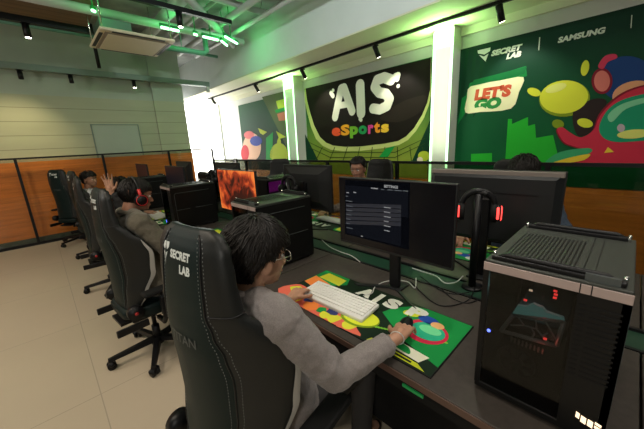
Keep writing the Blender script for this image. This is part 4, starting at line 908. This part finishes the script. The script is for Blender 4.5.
def head_geo(mb, X, m):
    e = lambda c, r, rot=None: mb.ell(c, r, m, Euler(rot) if rot else None, 22, 14, X)
    e((-.012, 0, .028), (.094, .074, .088)); e((.018, 0, -.020), (.070, .062, .085)); e((.040, 0, -.062), (.045, .045, .045)); e((.062, 0, -.088), (.020, .022, .018))
    e((.060, 0, .035), (.030, .056, .030)); e((.055, .032, -.025), (.026, .022, .028)); e((.055, -.032, -.025), (.026, .022, .028))
    e((.074, .028, .018), (.012, .020, .007)); e((.074, -.028, .018), (.012, .020, .007))
    mb.cap((.082, 0, .004), (.100, 0, -.030), .0085, .011, m, 10, X); e((.093, .012, -.034), (.010, .008, .007)); e((.093, -.012, -.034), (.010, .008, .007))
    e((.080, 0, -.058), (.012, .022, .0055)); e((.078, 0, -.066), (.012, .018, .0055))
    for s_ in (-1, 1):
        e((-.010, s_*.083, -.010), (.021, .008, .032), (0, .25, s_*.45)); e((-.008, s_*.076, -.030), (.010, .007, .010)); 
    mb.cap((-.028, 0, -.045), (-.045, 0, -.145), .054, .056, m, 18, X)
def face_parts(t, X, brow=True):
    for s_ in (-1, 1):
        ey = MB().ell((.070, s_*.030, .003), (.0125, .0145, .0085), M['eye_white'], None, 14, 10, X).build('eye', t)
        MB().ell((.0795, s_*.030, .002), (.0045, .006, .006), M['pupil'], None, 12, 8, X).build('iris', ey)
        MB().tube([(.083, s_*.012, .022), (.087, s_*.028, .028), (.076, s_*.048, .022)], [.0035, .0042, .002], M['hair'], 6, X).build('eyebrow', t)
    MB().ell((.0845, 0, -.0615), (.009, .019, .006), M['lip'], None, 14, 8, X).build('lips', t)
def hair_geo(t, X, seed=1, locks=900, side_low=-.055, back_low=-.085, fringe=.05, L=.05, wild=1.0, thin=.7, puff=1.0, earfree=False):
    rnd = random.Random(seed); mb = MB()
    c = Vector((-.014, 0, .030)); R_ = Vector((.101, .083, .098))*puff
    def low(ax_):                                    # lower hair limit (local z) for azimuth 0=front
        a = abs(ax_)
        if a < 55: return fringe
        if a < 80: return fringe+(.015-fringe)*(a-55)/25
        if a < 98: return .02
        if a < 112: return .0 if earfree else side_low
        if a < 120: return side_low
        return side_low+(back_low-side_low)*(a-120)/60
    n, k_ = 72, 26; vs = []; fs = []
    for i in range(k_+1):
        for j in range(n):
            az = 360*j/n-180; lo = low(az); top = c.z+R_.z; 
            th_lo = math.acos(max(-1, min(1, (lo-c.z)/R_.z))); th = th_lo*i/k_; a = math.radians(az)
            bulge = 1+.05*math.sin(3*a+seed)*math.sin(th)+.02*math.sin(9*a)*math.sin(5*th)
            r = Vector((R_.x*math.sin(th)*math.cos(a), R_.y*math.sin(th)*math.sin(a), R_.z*math.cos(th)))*bulge
            if i == k_: r *= .93
            if c.z+r.z < -.02 and abs(az) > 100: r.x *= .93; r.y *= .93
            vs.append(c+r)
    for i in range(k_):
        for j in range(n): fs.append((i*n+j, (i+1)*n+j, (i+1)*n+(j+1) % n, i*n+(j+1) % n))
    # inner shell closes the cap
    off = len(vs); vs += [c+(v-c)*.90 for v in vs[-n:]]
    for j in range(n): fs.append((k_*n+j, off+j, off+(j+1) % n, k_*n+(j+1) % n))
    mb.add(vs, fs, M['hair'], True, X)
    for q in range(locks):
        a = rnd.uniform(-180, 180); lo = low(a); th_lo = math.acos(max(-1, min(1, (lo-c.z)/R_.z))); th = th_lo*math.sqrt(rnd.uniform(.0, .92)); ar = math.radians(a)
        whorl = (.45*math.sin(ar*2+seed)+.25*math.sin(th*7)+rnd.gauss(.1, .16))*wild; pts = []; l_ = L*rnd.uniform(.6, 1.3); steps = 5
        lift = rnd.uniform(.001, .008)*wild
        for s_ in range(steps):
            u_ = s_/(steps-1); th2 = th+u_*l_/.095; a2 = ar+whorl*u_*l_/.06
            if c.z+R_.z*math.cos(th2) < low((math.degrees(a2)+180) % 360-180)-.008: break
            rr = 1.0+(.012+lift*math.sin(PI*min(1, u_*1.1))+(.006*wild if u_ > .8 else 0))/.09
            r = Vector((R_.x*math.sin(th2)*math.cos(a2), R_.y*math.sin(th2)*math.sin(a2), R_.z*math.cos(th2)))*rr
            if c.z+r.z < -.02 and abs(a) > 100: r.x *= .93; r.y *= .93
            pts.append(c+r)
        if len(pts) < 3: continue
        k2 = len(pts); mb.tube(pts, [(.003+.0028*math.sin(PI*(i+.6)/k2))*thin if i < k2-1 else .0005 for i in range(k2)], M['hair'], 5, X, False)
    return mb.build('hair', t)
def arm(mb, sh, el, wr, r, m): mb.cap(sh, el, r[0], r[1], m, 16); mb.cap(el, wr, r[1], r[2], m, 16)
def person(label, loc, yaw, spec):
    """seated figure; spec gives joints in the frame of the seat (x ahead, z up)"""
    t = thing('person', label, 'person', loc, yaw, None)
    g = lambda k, d: spec.get(k, d); vox = g('vox', .006)
    inv = (Matrix.Translation(Vector(loc)) @ Matrix.Rotation(yaw, 4, 'Z')).inverted(); w2l = lambda p: inv @ Vector(p)
    hc = w2l(spec['head']); hy = spec.get('head_yaw', 0)-yaw; X = head_xf(hc, hy, spec.get('head_pitch', 0), spec.get('head_roll', 0))
    nk = X @ Vector((-.04, 0, -.13)); shz = g('shz', nk.z-.055); shx = nk.x-.005; hipx = g('hipx', .02)
    sw = g('sw', .175); S = {s_: Vector((shx+g('shf', 0), s_*sw, shz)) for s_ in (-1, 1)}
    skin = spec.get('skin', M['skin']); body = MB(); head_geo(body, X, skin)
    tors = lambda k: [(hipx, 0, .47, .10*k, .15*k), (hipx-.005, 0, .55, .125*k, .165*k), (hipx*.5+shx*.5+.0, 0, (.55+shz)/2-.05, .110*k, .148*k), (shx+.02, 0, shz-.17, .118*k, .165*k), (shx+.01, 0, shz-.07, .105*k, .170*k), (shx, 0, shz+.0, .075*k, .13*k), (nk.x, 0, shz+.045, .055*k, .065*k)]
    loft(body, tors(.9), skin)
    E_ = {}; Wr = {}
    for s_, key in ((-1, 'right'), (1, 'left')):
        a = spec[key]; E_[s_] = w2l(a['elbow']); Wr[s_] = w2l(a['wrist'])
        arm(body, S[s_], E_[s_], Wr[s_], (.045, .036, .024), skin)
        hd_ = (inv.to_3x3() @ Vector(a['dir'])); up = (inv.to_3x3() @ Vector(a.get('up', (0, 0, 1))))
        hand_geo(body, Wr[s_]+hd_.normalized()*.012, hd_, up, (1 if s_ > 0 else -1)*-1, skin, **a.get('hand', {}))
    kn = {s_: Vector((hipx+.41, s_*.13, .52)) for s_ in (-1, 1)}; ft = {s_: Vector((hipx+.36, s_*.14, .085)) for s_ in (-1, 1)}
    for s_ in (-1, 1):
        body.cap((hipx+.02, s_*.09, .53), kn[s_], .070, .050, skin); body.cap(kn[s_], ft[s_], .048, .034, skin); body.cap(ft[s_], ft[s_]+Vector((.13, 0, -.045)), .032, .028, skin)
    o = body.build('body', t); bake(o, [('REMESH', dict(mode='VOXEL', voxel_size=g('vox_skin', .005))), ('SMOOTH', dict(factor=.5, iterations=3))]); smooth_all(o)
    # jacket
    jm = spec['jacket']; j = MB(); loft(j, tors(1.13), jm)
    for s_ in (-1, 1):
        j.cap(S[s_]+Vector((0, -s_*.02, 0)), S[s_], .082, .080, jm); j.cap((nk.x, s_*.03, shz+.035), S[s_]+Vector((0, 0, .012)), .052, .062, jm)
        wv = (Wr[s_]-E_[s_]); ce = Wr[s_]-wv.normalized()*g('cuff', .025); 
        arm(j, S[s_], E_[s_], ce-wv.normalized()*.02, (.076, .058, .043), jm); j.cyl(ce-wv.normalized()*.05, ce, .042, jm, 20, .045)
        for q in range(4): u_ = .15+.2*q; p = S[s_].lerp(E_[s_], u_); j.ell(p, (.068+.004*(q % 2), .068, .030), jm, (E_[s_]-S[s_]).to_track_quat('Z', 'Y').to_euler())
        for q in range(4): u_ = .12+.22*q; p = E_[s_].lerp(ce, u_); j.ell(p, (.056-.004*q, .056-.004*q, .022), jm, (wv.to_track_quat('Z', 'Y').to_euler()))
    o = j.build('jacket', t); bake(o, [('REMESH', dict(mode='VOXEL', voxel_size=vox)), ('SMOOTH', dict(factor=.5, iterations=g('jsm', 4)))]); smooth_all(o)
    tx = bpy.data.textures.new('folds', 'CLOUDS'); tx.noise_scale = .05
    bake(o, [('DISPLACE', dict(texture=tx, strength=.017, mid_level=.5, texture_coords='LOCAL')), ('SMOOTH', dict(factor=.5, iterations=2))]); smooth_all(o)
    co = MB(); pts = [Vector((nk.x+.062*math.cos(a)-.004, .066*math.sin(a), shz+.052+.018*(-math.cos(a)))) for a in [math.radians(50+260*k/20) for k in range(21)]]
    co.tube(pts, [.012+.006*math.sin(PI*k/20) for k in range(21)], jm, 8); co.build('collar', o)
    tr_ = MB(); loft(tr_, [(hipx-.01, 0, .455, .11, .16), (hipx-.01, 0, .50, .135, .18), (hipx, 0, .57, .13, .17)], spec.get('trousers', M['trousers']))
    for s_ in (-1, 1): tr_.cap((hipx+.02, s_*.095, .53), kn[s_], .086, .066, M['trousers']); tr_.cap(kn[s_], ft[s_]+Vector((0, 0, .03)), .064, .052, M['trousers'])
    o = tr_.build('trousers', t); bake(o, [('REMESH', dict(mode='VOXEL', voxel_size=.009)), ('SMOOTH', dict(factor=.5, iterations=4))]); smooth_all(o)
    for s_ in (-1, 1): sh = MB().cap(ft[s_]+Vector((-.03, 0, -.045)), ft[s_]+Vector((.14, 0, -.055)), .040, .032, M['black']).cap(ft[s_]+Vector((-.01, 0, -.01)), ft[s_]+Vector((.04, 0, -.03)), .042, .038, M['black']); sh.build('shoe', t)
    hair_geo(t, X, **spec.get('hair', {})); 
    if spec.get('face', True): face_parts(t, X)
    return t, X
# --- the player in the grey jacket
rw = at(397, 338, 2, .815); rw = Vector((rw.x, rw.y, .815)); rt = at(414, 316, 2, .775)
lw = at(291, 299, 2, .80); lt = at(310, 281, 2, .785)
sp0 = dict(head=(.498, .865, 1.202), head_yaw=R10(-6), head_pitch=.12, jacket=M['jacket_grey'], shz=1.04, hipx=.0, cuff=.045, vox=.006, vox_skin=.004, shf=.01,
    right=dict(elbow=at(335, 375, 0, .62)+Vector((0, 0, 0)), wrist=rw, dir=rt-rw+Vector((0, 0, .015)), hand=dict(curl=(18, 28, 18), thumb=38)),
    left=dict(elbow=(.62, 1.21, .80), wrist=(lw.x, lw.y, .80), dir=(lt-lw)+Vector((0, 0, .01)), hand=dict(curl=(14, 26, 18), thumb=40)),
    hair=dict(seed=3, earfree=True, locks=3800, L=.07, thin=.55, puff=1.06, back_low=-.080, side_low=-.05, wild=1.1))
p0_, X0 = person('person in a grey blazer and thin glasses, seen from behind at the nearest desk', (.57, .90, 0), R10(4), sp0)
gl = MB(); wire = mat('wire_frame', (.6, .58, .52), .25, metal=.8)
for s_ in (-1, 1):
    gl.tube([(.098+.0*a, s_*.034+.024*math.cos(a), .0+.020*math.sin(a)) for a in [2*PI*k/24 for k in range(25)]], .0013, wire, 6, X0, False)
    gl.tube([(.096, s_*.058, .006), (.07, s_*.074, .008), (-.005, s_*.082, .005), (-.02, s_*.083, -.012)], .0013, wire, 6, X0)
gl.tube([(.098, -.010, .004), (.103, 0, .008), (.098, .010, .004)], .0013, wire, 6, X0); gl.build('glasses', p0_)
MB().cyl((0, 0, 0), (.001, 0, 0), .007, M['button'], 12).build('cuff_button', p0_).location = (0, 0, 0)
ms.location = (rt.x-.060, rt.y+.006, DZ+.006); ms.rotation_euler = (0, 0, math.atan2(rt.y-rw.y, rt.x-rw.x))
wb = thing('bracelet', 'thin pale bracelet on the right wrist of the player in grey', 'bracelet', rw); dv = (rt-rw).normalized(); qn = dv.to_track_quat('Z', 'Y')
MB().tube([qn @ Vector((.028*math.cos(a), .025*math.sin(a), 0)) for a in [2*PI*k/24 for k in range(25)]], .002, M['white_cable'], 6, None, False).build('band', wb)
# --- the player in brown
sp1 = dict(head=(.50, 2.52, 1.265), head_yaw=R10(0), head_pitch=.22, jacket=M['jacket_brown'], shz=1.10, hipx=-.02, skin=M['skin_dark'],
    right=dict(elbow=(.63, 2.22, .80), wrist=(.90, 2.30, .80), dir=(1, .1, -.05), hand=dict(curl=(15, 25, 15))), left=dict(elbow=(.63, 2.80, .80), wrist=(.88, 2.72, .80), dir=(1, -.1, -.05), hand=dict(curl=(15, 25, 15))),
    hair=dict(seed=5, locks=1400, L=.045, back_low=-.075, thin=.55, puff=.94, wild=.4))
p1_, X1 = person('person in a brown jacket wearing black and red headphones, seen in profile', (.55, 2.50, 0), R10(4), sp1)
h1 = thing('headphones', 'black headphones with a red band worn by the player in brown', 'headphones', (Matrix.Translation(Vector((.55, 2.50, 0))) @ Matrix.Rotation(R10(4), 4, 'Z')) @ X1.translation, R10(4))
rd = mat('red_band', (.65, .03, .03), .35)
MB().tube([(-.01, .092*math.cos(a), .012+.125*math.sin(a)) for a in [math.radians(180*k/24) for k in range(25)]], .010, M['black'], 8).build('headband', h1)
for s_ in (-1, 1):
    MB().tube([(-.01, s_*.093, .012+.045), (-.008, s_*.099, .012), (-.008, s_*.100, -.01)], .011, rd, 8).build('yoke', h1)
    MB().cyl((-.006, s_*.084, -.025), (-.006, s_*.112, -.025), .047, M['black'], 26, .042).tube([(-.006+.036*math.cos(a), s_*.113, -.025+.036*math.sin(a)) for a in [2*PI*k/20 for k in range(21)]], .0025, rd, 6, None, False).build('ear_cup', h1)
# --- the player with a raised hand
rh = at(112, 196, 1, 3.9)
sp2 = dict(head=(.68, 4.22, 1.17), head_yaw=R10(30), head_pitch=.15, jacket=M['cloth_black'], shz=1.0, hipx=0, vox=.008,
    right=dict(elbow=(.66, 3.86, 1.00), wrist=rh+Vector((0, 0, .035)), dir=(-.04, 0, 1), up=(.45, .9, .1), hand=dict(curl=(4, 6, 6), thumb=48, spread=1.8, s=1.12)), left=dict(elbow=(.68, 4.45, .80), wrist=(.92, 4.38, .80), dir=(1, 0, -.05)),
    hair=dict(seed=8, locks=500, L=.05), face=True)
person('person in black raising one open hand above the row of chairs', (.57, 4.18, 0), 0, sp2)
sp3 = dict(head=(.56, 5.80, 1.20), head_yaw=R10(-45), head_pitch=0, jacket=M['cloth_white'], shz=.99, hipx=0, vox=.008,
    right=dict(elbow=(.68, 5.52, .80), wrist=(.93, 5.65, .80), dir=(1, .1, -.05)), left=dict(elbow=(.68, 6.05, .80), wrist=(.93, 5.95, .80), dir=(1, 0, -.05)),
    hair=dict(seed=9, locks=400, L=.05))
person('person in a white shirt at the far end of the near row, face turned sideways', (.62, 5.78, 0), 0, sp3)
# --- far side
hR = at(336, 206, 2, .80)
sp4 = dict(head=(2.58, 2.12, 1.275), head_yaw=PI+.25, head_pitch=.20, jacket=M['cloth_pattern'], shz=.99, hipx=0, skin=M['skin_dark'],
    left=dict(elbow=(2.52, 1.80, .80), wrist=(2.32, 1.90, .80), dir=(-1, .1, -.05)), right=dict(elbow=(2.56, 2.36, .81), wrist=(2.37, 2.44, .80), dir=(-.9, -.25, -.05), hand=dict(curl=(20, 30, 20))),
    hair=dict(seed=12, locks=900, L=.035, fringe=.078, puff=.96, thin=.6, wild=.6))
person('person in a patterned shirt looking down behind the nearest monitor', (2.66, 2.06, 0), PI, sp4)
sp5 = dict(head=(2.56, .55, 1.285), head_yaw=PI-.15, head_pitch=.30, jacket=M['cloth_blue'], shz=1.08, hipx=0, skin=M['skin_dark'],
    left=dict(elbow=(2.58, .26, .84), wrist=(2.36, .32, .80), dir=(-1, .1, -.05)), right=dict(elbow=(2.54, .86, .82), wrist=(2.37, .875, .80), dir=(-1, -.1, -.05), hand=dict(curl=(25, 35, 20))),
    hair=dict(seed=15, locks=700, L=.05))
person('dark haired person in blue, only the hair visible above the big monitor', (2.66, .57, 0), PI, sp5)

# ================================================================== LIGHT
def panel(x, y, w, h, power, col, z=3.6, label=''):  # invented overhead panel outside the view, added as fill light for the room
    t = thing('fill_panel', label, 'ceiling light', (x, y, z), 0, 'added fill light panels out of view')
    MB().box((-w/2, -h/2, .0), (w/2, h/2, .04), M['wall_white'], bev=.005).build('frame', t)
    MB().box((-w/2+.02, -h/2+.02, -.003), (w/2-.02, h/2-.02, 0), mat('fill_panel_glow', col, .5, emit=3, ecol=col)).build('diffuser', t)
    l = bpy.data.lights.new('fill_panel_light', 'AREA'); l.shape = 'RECTANGLE'; l.size = w; l.size_y = h; l.energy = power; l.color = col
    o = bpy.data.objects.new('fill_panel_light', l); C.objects.link(o); o.location = (x, y, z-.01)
WARM = (1, .87, .70)
panel(-1.2, 2.2, .6, 1.2, 44, WARM, label='added fill light panel over the aisle, out of view'); panel(-2.2, 4.8, .6, 1.2, 34, WARM, label='added fill light panel over the far left aisle, out of view')
panel(.6, .0, .6, 1.2, 16, (1, .90, .78), label='added fill light panel over the nearest seats, out of view'); panel(2.2, -.9, .6, 1.2, 14, (1, .9, .78), label='added fill light panel near the right end, out of view')
for k, (x, y) in enumerate(((-.05, 6.6), (-1.7, 6.6))): spot_light((x, y, 3.0), (x, YL, 1.7), 60, R10(70), (1, .80, .45), 1)
spot_light((1.7, .7, 3.5), (1.15, .8, .74), 75, R10(48), (1, .95, .85), .8)
l = bpy.data.lights.new('window_light', 'AREA'); l.shape = 'RECTANGLE'; l.size = 1.5; l.size_y = 2.4; l.energy = 14; l.color = (1, .98, .95)
o = bpy.data.objects.new('window_light', l); C.objects.link(o); o.location = (3.75, 9.40, 1.7); o.rotation_euler = Vector((0, -1, 0)).to_track_quat('-Z', 'Z').to_euler()
def globe(x, y, z, power, label):  # made-up pendant outside the view, added to brighten walls, soffit and bulkhead
    t = thing('fill_globe', label, 'lamp', (x, y, z), 0, 'added fill globes out of view'); MB().ell((0, 0, 0), (.14, .14, .14), mat('fill_globe_glow', (1, .95, .88), .5, emit=4, ecol=(1, .95, .88))).build('globe', t)
    MB().cyl((0, 0, .13), (0, 0, CZ-z), .008, M['black'], 8).build('cord', t)
    l = bpy.data.lights.new('fill_globe_light', 'POINT'); l.energy = power; l.color = (1, .96, .88); l.shadow_soft_size = .16; o = bpy.data.objects.new('fill_globe_light', l); C.objects.link(o); o.location = (x, y, z)
    for m_ in (t,): pass
    o.location.z -= .32
globe(-1.6, -.8, 2.6, 80, 'added fill globe hanging out of view behind the nearest seats'); globe(-2.6, 4.2, 2.7, 60, 'added fill globe hanging out of view over the far aisle')
for k_, (x, y, tx_, ty_, e_) in enumerate(((.9, -1.6, 3.5, 2.2, 200), (.9, -.9, 3.5, 4.4, 230), (1.3, .4, 3.5, 6.6, 60))):  # added spots outside the view, there only to brighten the bulkhead face
    head((x, y, CZ), (tx_, ty_, 3.45), ('added unseen spotlight aimed at the bulkhead, nearest the right end', 'added unseen spotlight aimed at the middle of the bulkhead', 'added unseen spotlight aimed at the far bulkhead')[k_], 'added unseen spotlights washing the bulkhead', .05, .2, .1)
    spot_light((x+.12, y+.12, CZ-.14), (tx_, ty_, 3.5), e_, R10(75), (.88, 1, .97), 1)
w = bpy.data.worlds.new('world'); bpy.context.scene.world = w; w.use_nodes = True; w.node_tree.nodes['Background'].inputs[0].default_value = (.75, .85, .72, 1); w.node_tree.nodes['Background'].inputs[1].default_value = .07
vs = bpy.context.scene.view_settings; vs.view_transform = 'Standard'; vs.look = 'None'; vs.exposure = 0; vs.gamma = 1; vs.use_curve_mapping = False
